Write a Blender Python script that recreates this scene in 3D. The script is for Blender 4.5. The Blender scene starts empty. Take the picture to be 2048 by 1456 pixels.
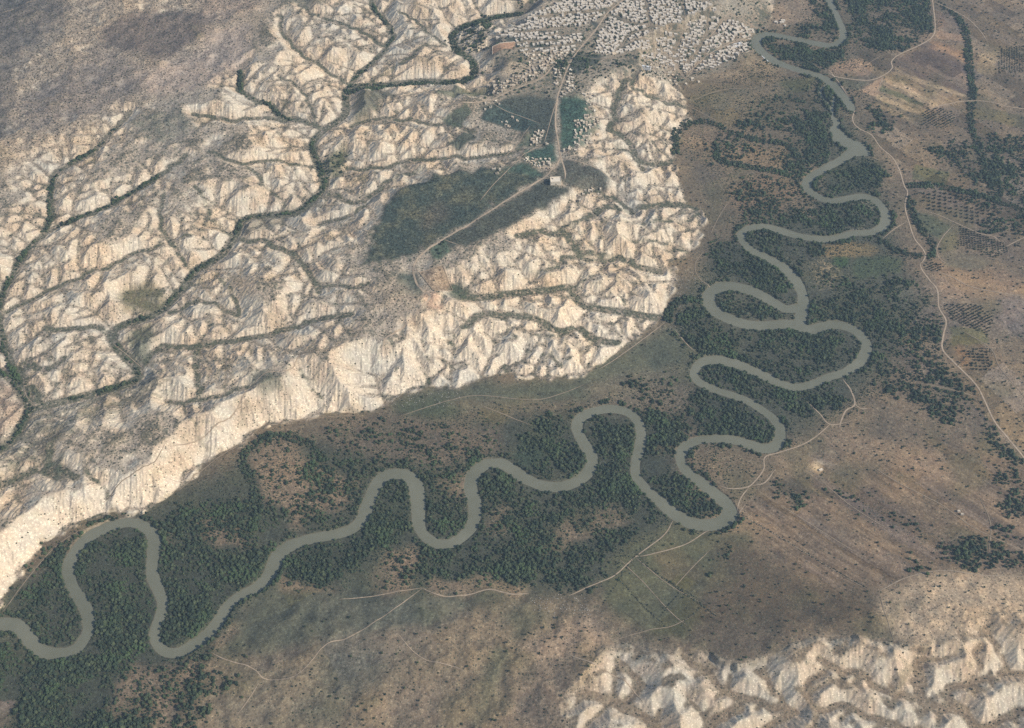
import bpy, math, random
import numpy as np
from mathutils import Vector

# ------------------------------------------------------------------ basics
R = math.radians
random.seed(7)
rng = np.random.default_rng(11)
sc = bpy.context.scene
col = sc.collection
HC = 2137.0                       # height of the aeroplane above the river (m)
PITCH = R(50.0)                   # looking this far below the horizon
FPX = 1024 / 0.4033               # focal length in photo pixels (2048 wide)
cp, sp = math.cos(PITCH), math.sin(PITCH)
DX = 1.45
X0, Y0 = -1700.0, 880.0
NX, NY = int(3400 / DX), int(2440 / DX)
xs = (X0 + DX * np.arange(NX)).astype(np.float32)
ys = (Y0 + DX * np.arange(NY)).astype(np.float32)
X, Y = np.meshgrid(xs, ys)
F32 = np.float32


def P(u, v, h=0.0):
    """ground point seen at photo position (u, v) when the ground there is h metres high"""
    a = np.asarray(u, float) - 1024
    b = 728 - np.asarray(v, float)
    dy = FPX * cp + b * sp
    dz = -FPX * sp + b * cp
    t = (HC - h) / (-dz)
    return np.stack([a * t, dy * t], -1)


def px(s, h=0.0):
    q = np.array([[float(c) for c in w.split(',')] for w in s.split()])
    return P(q[:, 0], q[:, 1], h)


def smooth(pts, step=6.0, closed=False):
    """Catmull-Rom through pts, resampled at an even step"""
    p = np.asarray(pts, float)
    if len(p) < 2:
        return p
    a = np.vstack([2 * p[0] - p[1], p, 2 * p[-1] - p[-2]])
    out = []
    t = np.linspace(0, 1, 12, endpoint=False)[:, None]
    for i in range(1, len(a) - 2):
        p0, p1, p2, p3 = a[i - 1], a[i], a[i + 1], a[i + 2]
        out.append(0.5 * (2 * p1 + (p2 - p0) * t + (2 * p0 - 5 * p1 + 4 * p2 - p3) * t ** 2 + (3 * p1 - p0 - 3 * p2 + p3) * t ** 3))
    out = np.vstack(out + [p[-1:]])
    return resample(out, step)


def resample(p, step):
    d = np.r_[0, np.cumsum(np.hypot(*np.diff(p, axis=0).T))]
    n = max(2, int(d[-1] / step) + 1)
    s = np.linspace(0, d[-1], n)
    return np.stack([np.interp(s, d, p[:, k]) for k in range(p.shape[1])], -1)


KX = np.fft.rfftfreq(NX, DX)[None, :].astype(F32)
KY = np.fft.fftfreq(NY, DX)[:, None].astype(F32)


def fnoise(lmin, lmax, beta=1.0, ang=None, stretch=1.0):
    """band-limited fractal noise on the grid, unit deviation; stretched along ang"""
    w = rng.standard_normal((NY, NX)).astype(F32)
    if ang is None:
        k = np.sqrt(KX * KX + KY * KY)
    else:
        c, s = math.cos(ang), math.sin(ang)
        k = np.sqrt(((KX * c + KY * s) * stretch) ** 2 + (-KX * s + KY * c) ** 2)
    k = np.maximum(k, 1e-6)
    f = np.where((k > 1 / lmax) & (k < 1 / lmin), k ** (-beta), 0)
    n = np.fft.irfft2(np.fft.rfft2(w) * f, s=(NY, NX)).astype(F32)
    return n / n.std()


def blur(a, sig, n=3):
    """repeated box blur, sig in metres"""
    r = int(round(sig / DX * math.sqrt(12 / n) / 2))
    if r < 1:
        return a
    for _ in range(n):
        for ax in (0, 1):
            pad = [(0, 0), (0, 0)]
            pad[ax] = (r + 1, r)
            c = np.cumsum(np.pad(a, pad, mode='edge').astype(np.float64), axis=ax)
            m = 2 * r + 1
            a = ((c[m:] - c[:-m]) if ax == 0 else (c[:, m:] - c[:, :-m])) / m
    return a.astype(F32)


WX = (fnoise(12, 120, 1.3) * 6).astype(F32)
WY = (fnoise(12, 120, 1.3) * 6).astype(F32)


def sl_of(p, pad):
    j0 = max(0, int((p[:, 0].min() - pad - X0) / DX)); j1 = min(NX, int((p[:, 0].max() + pad - X0) / DX) + 2)
    i0 = max(0, int((p[:, 1].min() - pad - Y0) / DX)); i1 = min(NY, int((p[:, 1].max() + pad - Y0) / DX) + 2)
    return (slice(i0, max(i0, i1)), slice(j0, max(j0, j1)))


def poly_mask(p, soft=3.0, warp=1.0):
    """(slice, mask) of polygon p on the grid, with a ragged, softened rim"""
    s = sl_of(p, 25 + 3 * soft)
    x, y = X[s] + warp * WX[s], Y[s] + warp * WY[s]
    m = np.zeros(x.shape, bool)
    n = len(p)
    for i in range(n):
        x1, y1 = p[i]; x2, y2 = p[(i + 1) % n]
        if y1 == y2:
            continue
        m ^= ((y1 > y) != (y2 > y)) & (x < (x2 - x1) * (y - y1) / (y2 - y1) + x1)
    m = m.astype(F32)
    if m.size and soft > 0:
        m = blur(m, soft, 2)
    return s, m


def full_mask(p, soft=3.0, warp=1.0):
    o = np.zeros((NY, NX), F32)
    s, m = poly_mask(p, soft, warp)
    o[s] = m
    return o


def dist_lines(lines, rad):
    D = np.full((NY, NX), rad, F32)
    for p in lines:
        for a, b in zip(p[:-1], p[1:]):
            s = sl_of(np.array([a, b]), rad)
            x, y = X[s], Y[s]
            if x.size == 0:
                continue
            dx, dy = b[0] - a[0], b[1] - a[1]
            L = dx * dx + dy * dy + 1e-9
            t = np.clip(((x - a[0]) * dx + (y - a[1]) * dy) / L, 0, 1)
            np.minimum(D[s], np.hypot(x - a[0] - t * dx, y - a[1] - t * dy), out=D[s])
    return D


def ss(a, b, x):
    t = np.clip((x - a) / (b - a), 0, 1)
    return t * t * (3 - 2 * t)


def samp(A, p):
    p = np.atleast_2d(p)
    fx = np.clip((p[:, 0] - X0) / DX, 0, NX - 1.001); fy = np.clip((p[:, 1] - Y0) / DX, 0, NY - 1.001)
    j, i = fx.astype(int), fy.astype(int)
    a, b = fx - j, fy - i
    return (A[i, j] * (1 - a) + A[i, j + 1] * a) * (1 - b) + (A[i + 1, j] * (1 - a) + A[i + 1, j + 1] * a) * b


# ------------------------------------------------------------------ traced lines (photo positions)
RIVER = [smooth(px(s), 5) for s in (
    "1650,-60 1659,0 1674,31 1686,62 1686,77 1667,90 1640,88 1602,81 1561,72 1533,69 1516,76 1513,89 1527,106 1554,124 1595,139 1637,151 1661,165 1681,187 1697,206 1702,217",
    "1712,299 1685,318 1650,337 1623,354 1612,368 1619,381 1640,395 1667,402 1695,397 1726,393 1750,400 1767,419 1772,436 1765,453 1743,464 1705,467 1667,477 1630,477 1588,469 1554,459 1523,453 1492,459 1482,471 1487,484 1503,500 1530,513 1561,530 1582,549 1595,566 1604,586 1607,607 1603,628 1599,645 1606,656",
    "1594,616 1571,617 1540,600 1506,583 1472,573 1444,573 1422,586 1417,600 1425,617 1448,633 1479,645 1513,651 1547,650 1582,648 1602,653 1623,659 1647,653 1674,650 1702,657 1722,671 1733,690 1729,710 1716,727 1692,743 1657,755 1623,769 1595,774 1561,767 1527,751 1492,736 1458,724 1427,720 1401,727 1388,745 1396,762 1420,775 1454,787 1489,799 1520,817 1544,834 1559,854 1561,875 1551,892 1530,897 1503,890 1468,880 1434,877 1400,880 1375,890 1362,906 1362,927 1379,947 1403,966 1430,987 1454,1008 1460,1028 1444,1044 1417,1050 1386,1047 1350,1029 1322,1004 1295,980 1274,953 1271,930 1278,902 1283,875 1279,851 1264,830 1240,820 1212,818 1182,825 1161,837 1154,854 1161,875 1175,896 1185,916 1180,940 1158,961 1123,973 1085,971 1051,957 1027,940 1003,927 975,928 951,944 941,968 943,983 950,1011 948,1042 934,1066 907,1085 879,1088 855,1076 840,1056 836,1025 836,994 831,970 817,953 795,947 770,952 753,970 737,1005 728,1032 707,1056 680,1067 646,1073 611,1080 581,1092 560,1107 548,1131 536,1155 512,1176 481,1191 457,1210 440,1238 419,1265 388,1289 357,1305 330,1303 313,1286 309,1262 318,1238 326,1210 319,1186 309,1162 304,1135 307,1104 307,1076 292,1056 265,1045 234,1049 199,1062 168,1083 146,1111 137,1141 143,1169 158,1193 172,1217 177,1245 172,1272 155,1296 127,1306 96,1305 72,1293 52,1269 34,1251 17,1248 -20,1248 -80,1246")]
BACKWATER = [smooth(px(s), 4) for s in ("1652,170 1642,181 1645,194 1657,208 1664,218", "1668,194 1667,206 1664,222 1667,237 1671,254 1677,270")]
POOL = px("1664,235 1679,238 1681,246 1679,254 1684,264 1695,272 1716,284 1735,294 1741,303 1736,311 1720,312 1704,309 1696,300 1687,291 1675,286 1666,286 1665,268")
UPLAND = px("-260,1400 -60,1262 0,1217 20,1176 55,1131 86,1093 120,1066 155,1047 216,1030 292,1020 330,1001 361,974 388,944 426,913 481,889 515,858 556,848 601,841 642,830 680,827 718,825 749,823 776,806 800,789 862,775 920,779 941,765 989,751 1017,741 1041,755 1089,758 1130,755 1161,751 1206,727 1243,700 1271,679 1298,659 1326,628 1336,610 1346,576 1350,538 1330,528 1372,515 1385,500 1402,470 1408,445 1400,422 1372,404 1362,375 1352,340 1347,305 1362,262 1376,232 1372,198 1352,172 1350,150 1400,130 1470,106 1500,80 1515,62 1535,42 1550,20 1545,-30 1540,-140 -500,-140 -500,900")
UPLAND2 = px("1130,1500 1130,1425 1150,1372 1180,1360 1195,1320 1205,1297 1262,1295 1330,1312 1400,1316 1470,1345 1530,1335 1560,1312 1610,1283 1700,1284 1830,1310 1850,1312 1905,1272 1960,1258 2020,1235 2100,1215 2100,1500", 12)
# valley axes in the uplands: (points from the mouth upstream, z mouth, z head, floor half width, assumed height)
VALLEYS = [
    ("-60,900 0,893 20,880 45,840 60,815 120,800 200,780 270,757 273,735 240,700 222,670 240,650 310,625 360,580 390,540 440,510 470,470 485,440 530,430 590,425 625,400 650,370 640,340 625,290 650,260 690,230 697,180 770,172 850,165 900,167 945,155 945,125 912,100 912,65 985,40 1040,30 1090,-20", 3, 22, 13, 12),
    ("697,182 708,158 770,100 785,65 750,20 740,-40", 16, 26, 9, 20),
    ("640,250 600,238 560,230 530,205 485,190 482,150 500,130", 16, 38, 9, 24),
    ("632,244 560,236 470,240 390,235", 16, 34, 4, 24),
    ("60,815 45,770 12,715 0,650 5,590 48,510 98,455 100,410 120,350 190,310 262,235", 4, 34, 9, 16),
    ("-30,740 20,755 60,815", 3, 4, 8, 5),
    ("100,458 160,432 220,410 320,355 375,318", 18, 36, 5, 26),
    ("10,617 103,576 172,549 247,521 343,490 400,470", 8, 34, 3, 20),
    ("318,618 254,592 300,588 343,586 400,560", 8, 20, 14, 12),
    ("228,668 200,655 172,655 130,664 90,668", 8, 26, 5, 15),
    ("335,620 400,600 480,630 440,560", 9, 34, 3, 20),
    ("270,735 309,690 374,688 481,681 567,664 635,647 697,640", 8, 40, 5, 24),
    ("330,800 357,802 430,795 491,782", 20, 42, 3, 30),
    ("400,690 392,740 400,800", 22, 34, 5, 26),
    ("646,815 646,800 615,770 605,752", 4, 40, 3, 20),
    ("470,470 520,480 575,500 605,530 622,560 640,590", 14, 36, 5, 24),
    ("622,560 680,575 740,570", 34, 48, 3, 40),
    ("80,800 40,730 90,740 130,720", 5, 20, 5, 12),
    ("0,960 60,945 95,930 100,890 130,870", 4, 30, 6, 18),
    ("60,935 130,945 160,960", 14, 30, 9, 22),
    ("165,1040 208,1000 190,960 170,930", 2, 40, 2, 20),
    ("426,913 440,905 400,870 380,840", 4, 48, 2, 28),
    ("1322,530 1290,527 1230,511 1161,506 1135,484 1123,471 1075,475 1040,490", 2, 44, 7, 20),
    ("1230,511 1195,515 1140,516 1116,527 1085,548 1060,556", 8, 40, 4, 24),
    ("1395,402 1333,402 1264,417 1216,412 1181,436 1150,455 1110,470", 2, 46, 7, 22),
    ("1264,417 1230,397 1195,388 1160,400", 10, 42, 3, 26),
    ("1400,420 1370,440 1310,445 1250,455", 2, 40, 2, 20),
    ("1385,500 1340,490 1290,480 1240,480", 2, 40, 2, 20),
    ("1330,622 1309,624 1240,616 1171,607 1150,590 1140,573 1092,581 1023,590 948,602 905,583", 2, 34, 8, 20),
    ("1160,600 1145,575 1165,560 1200,550", 10, 40, 2, 24),
    ("1260,612 1240,580 1235,555", 5, 36, 2, 20),
    ("1285,668 1257,681 1188,671 1151,654 1102,654 1058,637 999,633 955,643 927,661 900,685", 3, 40, 7, 22),
    ("1151,654 1110,668 1061,676", 12, 36, 2, 22),
    ("1140,755 1120,722 1089,702 1061,700 1027,674 996,654 980,640", 2, 44, 2, 22),
    ("1120,722 1160,705 1210,690", 12, 36, 2, 20),
    ("1017,741 1003,716 979,685 970,668", 2, 46, 2, 22),
    ("862,774 855,729 835,681 820,670", 2, 48, 2, 25),
    ("804,788 800,765 793,722 783,695", 2, 48, 2, 25),
    ("716,825 714,800 720,770", 2, 48, 1, 25),
    ("1376,205 1326,199 1290,190 1264,180 1268,160", 2, 44, 4, 22),
    ("1348,312 1305,320 1278,309 1244,266 1215,262 1226,240 1236,192 1250,170", 2, 40, 6, 22),
    ("1366,255 1320,250 1290,235", 2, 40, 2, 22),
    ("1290,330 1270,300 1235,290", 12, 40, 5, 25),
    ("690,330 760,330 830,320 900,318 960,320 1040,312", 16, 50, 4, 32),
    ("660,375 720,400 800,350 850,345", 16, 50, 5, 32),
    ("690,310 672,340 690,300", 14, 30, 10, 15),
    ("640,440 700,430 760,395", 16, 48, 4, 30),
    ("700,180 760,150 830,110 870,80", 16, 44, 3, 28),
    ("700,240 760,230 830,240 900,255 950,275", 16, 50, 4, 35),
    ("912,100 850,60 800,30", 20, 44, 2, 30), ("775,90 720,60 650,40 600,20", 20, 46, 3, 32),
    ("700,165 640,130 580,90 560,40", 17, 46, 3, 30), ("640,250 600,180 560,160", 18, 42, 2, 30),
    ("640,330 560,320 480,330 420,310", 16, 44, 3, 28), ("590,424 540,380 500,340", 15, 44, 3, 28),
    ("470,470 420,430 400,380", 13, 42, 3, 26), ("385,540 350,500 320,440 330,400", 12, 40, 3, 25),
]
VALLEYS2 = [
    ("1500,1480 1535,1456 1568,1437 1588,1413 1575,1406 1540,1378 1516,1341", 8, 22, 2, 14),
    ("1588,1413 1540,1408 1496,1399 1454,1382 1417,1348 1365,1310", 12, 22, 3, 16),
    ("1880,1480 1760,1440 1691,1413 1650,1422 1623,1408 1616,1378 1640,1350", 10, 30, 2, 18),
    ("1911,1413 1874,1418 1843,1401 1836,1389 1795,1398 1770,1391 1712,1351 1678,1348 1640,1327", 12, 32, 3, 18),
    ("1970,1480 1939,1427 1911,1413 1874,1418 1843,1400 1832,1368 1843,1313", 6, 24, 6, 14),
    ("1911,1413 1905,1385 1915,1362 1994,1360 2004,1334 1994,1303 1966,1258", 12, 34, 3, 22),
    ("1905,1385 1950,1340 1960,1300", 14, 34, 2, 22),
    ("2048,1420 2000,1440 1965,1460", 12, 8, 3, 12), ("2100,1330 2040,1350 2000,1345", 24, 18, 2, 20),
    ("1330,1480 1300,1440 1200,1400 1150,1385", 10, 20, 5, 14), ("1400,1480 1420,1440 1480,1420", 10, 16, 6, 12),
    ("1250,1400 1280,1370 1240,1330", 14, 26, 3, 18),
]
ROADS = [  # name, width, assumed height, points, label
    ("dirt_road", 6, 55, "1262,-20 1247,0 1216,27 1188,65 1154,106 1137,134 1120,179 1115,196 1111,240 1115,275 1121,309 1130,344 1130,361"),
    ("dirt_road", 6, 55, "1110,132 1102,138 1082,158 1024,182 979,203 934,211 900,209"),
    ("dirt_road", 7, 58, "1121,309 1115,326 1100,345 1092,352 1024,393 938,448 886,478 852,500 835,515 826,535 832,560 845,580 860,592 845,611 810,645 773,669 766,686"),
    ("dirt_track", 3.5, 58, "1121,311 1165,325 1205,335 1250,352"),
    ("dirt_track", 4, 50, "740,640 697,683 635,686 601,710 577,741 532,748 495,782 464,817 436,837 395,862 340,885"),
    ("dirt_track", 2.5, 58, "1115,196 1105,225 1096,258 1088,285"), ("dirt_track", 2.5, 58, "979,203 1010,220 1045,232 1080,245"),
    ("dirt_track", 3, 58, "1088,285 1060,300 1035,320 1010,345 985,370 960,400"), ("dirt_track", 3, 58, "1060,250 1035,285 1005,310 990,330"),
    ("dirt_track", 3, 58, "886,478 920,490"), ("dirt_track", 2.5, 58, "985,65 1020,64 1080,60 1150,55"),
    ("dirt_track", 2.5, 58, "1040,85 1080,82 1120,80"), ("dirt_track", 2.5, 20, "985,75 985,105 965,140 950,152"),
    ("dirt_track", 3.5, 55, "1240,95 1290,75 1340,92 1380,130"), ("dirt_track", 3, 55, "1420,55 1455,20 1480,18 1530,28"),
    ("dirt_track", 3, 50, "1240,100 1262,72 1300,62"),
    ("dirt_track", 3, 1, "1500,80 1460,90 1400,125 1370,160"),
    ("dirt_road", 4.6, 0, "1863,-20 1865,0 1870,52 1863,76 1829,96 1795,112 1783,124 1784,137 1767,151 1736,161 1678,155 1657,147"),
    ("dirt_road", 4.2, 0, "1657,140 1668,153 1705,206 1709,220 1705,240 1716,256 1743,271 1760,295 1784,316 1798,340 1808,371 1815,385 1810,412 1817,443 1829,478 1846,500 1850,515 1840,530"),
    ("dirt_road", 5.2, 0, "1840,528 1843,540 1858,561 1874,583 1877,617 1891,645 1886,672 1884,700 1905,727 1946,769 1966,803 1987,848 2014,882 2055,932"),
    ("dirt_track", 3.5, 0, "1767,151 1760,170 1752,190"), ("dirt_track", 3.5, 0, "1867,3 1900,18 1935,38 1960,62 1975,85"),
    ("dirt_track", 4, 0, "2060,220 2010,213 1975,204 1930,203 1880,213 1860,220"),
    ("dirt_track", 5, 0, "1685,758 1702,782 1709,810 1692,822 1683,840 1678,858"), ("dirt_track", 5, 0, "1709,810 1722,819 1740,818"),
    ("dirt_track", 4, 0, "1660,850 1630,875 1600,892 1560,905 1530,915 1527,940 1505,968 1490,976 1460,978 1440,972"), ("dirt_track", 4, 0, "1550,940 1530,965 1505,972"),
    ("dirt_track", 3.5, 0, "1615,805 1640,830 1660,850 1700,845"), ("dirt_track", 4, 0, "1500,972 1480,1000 1474,1030 1490,1010"),
    ("dirt_track", 3.5, 0, "1346,1042 1326,1073 1271,1114 1230,1152 1195,1169 1137,1196"), ("dirt_track", 3, 0, "1480,1040 1420,1060 1370,1090 1300,1110 1271,1114"),
    ("dirt_track", 4, 1, "1058,1190 1023,1193 979,1183 934,1193 883,1196 845,1179"), ("dirt_track", 3, 1, "845,1179 735,1196 680,1203"),
    ("dirt_track", 3, 3, "845,1179 766,1238 704,1279 653,1296 618,1337 584,1363 532,1363 515,1348 495,1337 453,1324 426,1310"),
    ("dirt_track", 2.5, 8, "797,1272 824,1303 855,1324 907,1337 934,1351"), ("dirt_track", 2.5, 8, "520,1366 500,1400 470,1440"),
    ("dirt_track", 3.5, 12, "1127,1313 1175,1337 1230,1358 1264,1382 1285,1410"), ("dirt_track", 3.5, 3, "1753,1193 1808,1164 1877,1149 1949,1160 2060,1164"),
    ("dirt_track", 3, 0, "2060,470 2020,490 1990,508 1970,520"), ("dirt_track", 3, 0, "1850,422 1880,432 1920,450 1960,468 1990,476 2010,500"),
    ("dirt_track", 3, 0, "1905,452 1885,475 1873,500 1880,520 1900,533"), ("dirt_track", 3, 0, "1860,540 1900,555 1950,580 2060,600"),
    ("dirt_track", 3, 0, "1815,443 1790,458 1765,478"), ("dirt_track", 3, 1, "1350,660 1375,690 1390,703"), ("dirt_track", 3, 1, "1330,645 1300,668 1240,712 1200,738"),
    ("dirt_track", 2.5, 40, "0,28 50,10 85,0"), ("dirt_track", 2.5, 44, "110,84 160,82 220,84"), ("dirt_track", 2.5, 44, "0,203 40,204 80,208"),
    ("dirt_track", 2.5, 40, "510,65 525,35 540,5"), ("dirt_track", 2.5, 36, "90,300 130,285 170,262 200,240"), ("dirt_track", 2.5, 36, "200,420 260,395 320,375 360,360"),
    ("dirt_track", 2.5, 10, "225,685 250,705 285,735"), ("dirt_track", 2.5, 10, "45,765 52,790 70,808"), ("dirt_track", 2.5, 30, "560,10 600,2 640,-10"),
]
ROADS += [("foot_track", 2.6, h, t) for h, t in (
    (2, "1170,768 1120,788 1060,800 960,790 900,800 850,815 800,832"), (2, "355,983 430,919 485,886 520,856 558,848 640,835 720,831"), (2, "216,1043 130,1078 60,1150 5,1225"), (0, "1380,205 1440,182 1500,176"), (0, "1352,202 1400,225 1440,245"),
    (1, "1480,1030 1560,1075 1640,1125 1735,1192"), (1, "1560,1010 1640,1060 1720,1112"), (1, "1240,1120 1290,1170 1340,1230 1372,1262"), (1, "1270,1114 1330,1165 1400,1210"), (1, "1345,1180 1380,1140 1420,1100"), (3, "1232,1290 1300,1270 1340,1262 1385,1238"),
    (25, "1760,1195 1770,1240 1785,1290"), (2, "1960,800 1900,782 1850,770"), (4, "1890,620 1950,600 2060,590"), (4, "1920,660 1980,700 2000,740 2060,810"), (0, "1700,150 1740,125 1765,110"), (4, "1960,1000 1980,1050 1975,1110"),
    (3, "1740,930 1800,970 1880,1010 1950,1060 2060,1115"), (2, "1640,960 1700,1010 1780,1062"), (0, "1440,585 1400,560 1390,530 1410,500"), (0, "1420,470 1440,430 1460,400"), (1, "960,810 1010,830 1060,850"), (55, "560,700 620,705 690,690"), (40, "330,890 300,930 240,960 200,990"),
    (57, "1150,110 1190,118 1240,112 1300,92"), (57, "1170,85 1130,92 1090,95 1040,98"), (57, "1190,62 1150,66 1100,72"), (57, "1230,20 1180,25 1130,28 1080,36"), (57, "1216,30 1262,45 1320,55 1380,50"), (57, "1290,0 1300,40 1310,90"), (57, "1360,0 1370,40 1350,85"), (55, "1420,15 1410,60 1380,95"))]
ORCH = [  # polygon, step along row, step between rows (m), row direction (photo points), crown size
    ("1842,386 1880,380 1920,390 1990,408 2000,425 1990,445 1950,455 1900,432 1835,412", 13, 13, "1845,390 1990,412", 5.6),
    ("1918,452 1960,470 2010,488 2018,505 1990,520 1960,505 1915,492", 6.6, 6.6, "1920,460 1922,495", 3.6),
    ("1925,703 1978,705 1985,747 1938,748", 9.5, 8.5, "1940,720 1982,722", 4.8),
    ("1845,225 1875,215 1910,230 1905,250 1880,258 1840,250", 7.5, 7.5, "1845,240 1880,220", 3.6),
    ("2000,96 2060,92 2060,145 1995,145", 6.8, 6.8, "2010,100 2010,140", 3.2),
    ("1885,612 1960,612 1985,640 1975,675 1940,660 1895,640", 7.2, 7.2, "1890,615 1940,660", 3.8),
    ("1850,525 1885,530 1880,545 1855,545", 6.6, 6.6, "1855,530 1870,545", 3.6),
]
WOODS = [  # photo polygon, density, assumed height
    ("-30,1290 60,1312 130,1320 200,1295 300,1315 360,1335 430,1308 340,1395 250,1470 -30,1470", .8, 0),
    ("40,1190 60,1130 120,1080 150,1062 125,1110 120,1150 150,1205 165,1250 150,1282 110,1295 70,1280 40,1240", .62, 0),
    ("155,1110 190,1085 240,1062 280,1065 295,1090 292,1140 310,1190 312,1230 297,1270 300,1315 200,1315 188,1280 190,1240 165,1180 150,1140", .74, 0),
    ("320,1060 360,1010 480,1000 600,1040 640,1060 600,1075 560,1095 535,1150 470,1185 440,1225 410,1265 350,1295 325,1280 320,1250 335,1210 320,1160 318,1100", .58, 0),
    ("320,1080 420,1090 540,1110 535,1150 470,1185 440,1225 410,1265 350,1295 325,1280 320,1250 335,1210 320,1160", .75, 0),
    ("485,900 520,870 580,862 640,880 720,930 760,940 730,1010 700,1055 600,1065 520,1010 500,950", .15, 0),
    ("612,900 660,890 740,925 735,1000 700,1055 610,1060 600,980", .4, 0),
    ("560,1120 610,1090 700,1078 740,1020 770,965 800,957 820,980 828,1065 780,1090 720,1130 640,1175 560,1160", .85, 0),
    ("845,945 930,935 930,1000 940,1040 900,1075 860,1060 848,1000", .66, 0),
    ("955,960 990,940 1020,955 1060,978 1110,988 1160,978 1195,940 1200,905 1260,950 1280,990 1330,1040 1290,1065 1215,1115 1190,1185 1100,1195 1060,1180 1000,1150 960,1150 900,1170 850,1175 828,1110 880,1105 940,1080 965,1040", .62, 0),
    ("1170,860 1200,835 1250,835 1268,870 1262,930 1270,960 1205,920 1195,890", .82, 0),
    ("1080,840 1140,822 1155,870 1170,910 1165,945 1120,960 1070,945 1070,890", .7, 0),
    ("1030,890 1080,840 1075,920 1050,935", .3, 0),
    ("1285,830 1320,830 1400,782 1480,812 1530,840 1545,870 1520,885 1470,868 1400,865 1360,890 1345,920 1370,960 1420,990 1445,1020 1420,1042 1380,1037 1330,1005 1290,970 1290,900", .74, 0),
    ("1420,740 1450,735 1540,765 1600,787 1650,775 1700,790 1690,800 1600,830 1560,830 1500,795 1430,765", .62, 0),
    ("1340,640 1380,605 1410,625 1460,655 1540,663 1590,662 1640,668 1690,668 1718,690 1700,725 1640,750 1590,765 1520,740 1440,710 1380,700 1350,680", .66, 0),
    ("1440,592 1480,587 1540,612 1580,632 1560,642 1500,642 1450,628 1432,610", .6, 0),
    ("1425,500 1470,482 1500,510 1560,545 1590,580 1592,608 1540,590 1480,562 1430,555", .78, 0),
    ("1500,465 1560,477 1640,487 1660,500 1640,515 1580,522 1540,508", .7, 0),
    ("1612,565 1640,560 1720,560 1760,600 1800,640 1790,700 1750,740 1745,690 1720,655 1680,642 1620,645", .6, 0),
    ("1480,400 1540,395 1610,400 1680,412 1730,407 1755,430 1740,455 1690,458 1620,467 1560,452 1480,450", .58, 0),
    ("1450,370 1520,345 1600,365 1612,400 1540,400 1470,420", .2, 0),
    ("1650,190 1640,170 1650,240 1665,290 1640,322 1600,350 1560,330 1520,300 1560,250 1600,200", .75, 0),
    ("1530,80 1600,94 1660,102 1690,97 1700,102 1660,132 1640,138 1590,130 1545,114", .9, 0),
    ("1560,60 1620,72 1675,75 1668,40 1645,0 1625,0 1640,50", .5, 0),
    ("1705,-10 1860,-10 1866,50 1850,80 1800,102 1740,92 1708,82 1692,40", .62, 0),
    ("1640,380 1665,350 1720,322 1770,320 1760,370 1720,387 1680,392", .6, 0),
    ("1990,350 2060,330 2060,470 1960,462 1985,430", .6, 0),
    ("1860,300 1960,270 2060,280 2060,330 1960,360 1870,340", .45, 0),
    ("1900,395 2000,410 2060,440 2060,475 1970,462 1990,430", .35, 0),
    ("1722,222 1760,217 1800,242 1770,262 1730,257", .62, 0),
    ("1600,200 1640,180 1640,165 1560,180 1480,240 1400,300 1440,330 1560,340", .22, 0),
    ("1440,300 1470,290 1560,295 1580,320 1540,345 1460,330", .22, 0),
    ("1750,560 1840,560 1880,640 1880,720 1930,760 1960,830 1900,860 1820,800 1760,780 1740,720 1790,690", .4, 0),
    ("1880,760 1940,780 2000,880 2060,950 2060,1020 1990,900 1930,820", .34, 0), ("1830,760 1880,740 1930,790 1900,810", .5, 0),
    ("1540,975 1560,965 1610,990 1605,1008 1580,1010", .75, 0), ("1640,970 1740,985 1760,1010 1800,1040 1860,1060 1850,1080 1760,1030 1680,1000", .3, 0),
    ("1980,950 2060,940 2060,1040 2000,1030", .45, 0), ("1880,1080 1990,1060 2060,1090 2060,1140 1950,1150 1880,1120", .38, 0), ("1810,1110 1860,1130 1840,1150 1800,1150", .45, 0),
    ("1440,1080 1465,1085 1450,1120 1410,1150 1400,1145", .5, 0),
    ("250,1330 420,1330 470,1370 380,1470 200,1470", .42, 2),
    ("640,870 740,850 900,850 960,900 920,930 800,940 700,920", .3, 0),
    ("960,850 1040,850 1010,910 960,910", .3, 0), ("1240,760 1360,760 1330,820 1260,810", .2, 0),
    ("1100,125 1160,108 1200,118 1185,150 1140,160", .42, 55), ("870,480 890,475 900,500 880,510", .1, 55),
    ("915,60 985,45 960,150 915,110", .3, 20), ("905,95 925,60 990,30 1040,20 1090,-20 1000,40 940,75", .5, 22),
    ("640,340 650,310 680,300 690,330 660,360", .2, 14),
]
OPEN = [("-30,1402 30,1402 48,1418 52,1480 -30,1480", 0),  # clearings with few trees: polygon, brown colour mix
    ("880,950 930,942 928,985 915,1000 890,990", .22), ("735,1160 800,1100 830,1090 830,1185 760,1195", .16), ("985,1020 1020,1010 1010,1070 980,1060", .2),
    ("1150,1030 1240,1015 1260,1040 1200,1060 1150,1090 1090,1100", .22), ("850,1170 960,1150 1060,1180 1050,1190 880,1195", .06), ("560,1150 640,1175 700,1190 560,1185", .1),
    ("1090,830 1120,840 1130,880 1090,860", .35), ("1310,880 1340,885 1330,905 1310,900", .1), ("1460,690 1540,700 1500,730", .3),
    ("590,920 610,920 610,1060 585,1060", .22), ("300,1060 330,1050 350,1080 330,1120", .3), ("1400,1130 1450,1120 1440,1060", .06),
]
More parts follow.
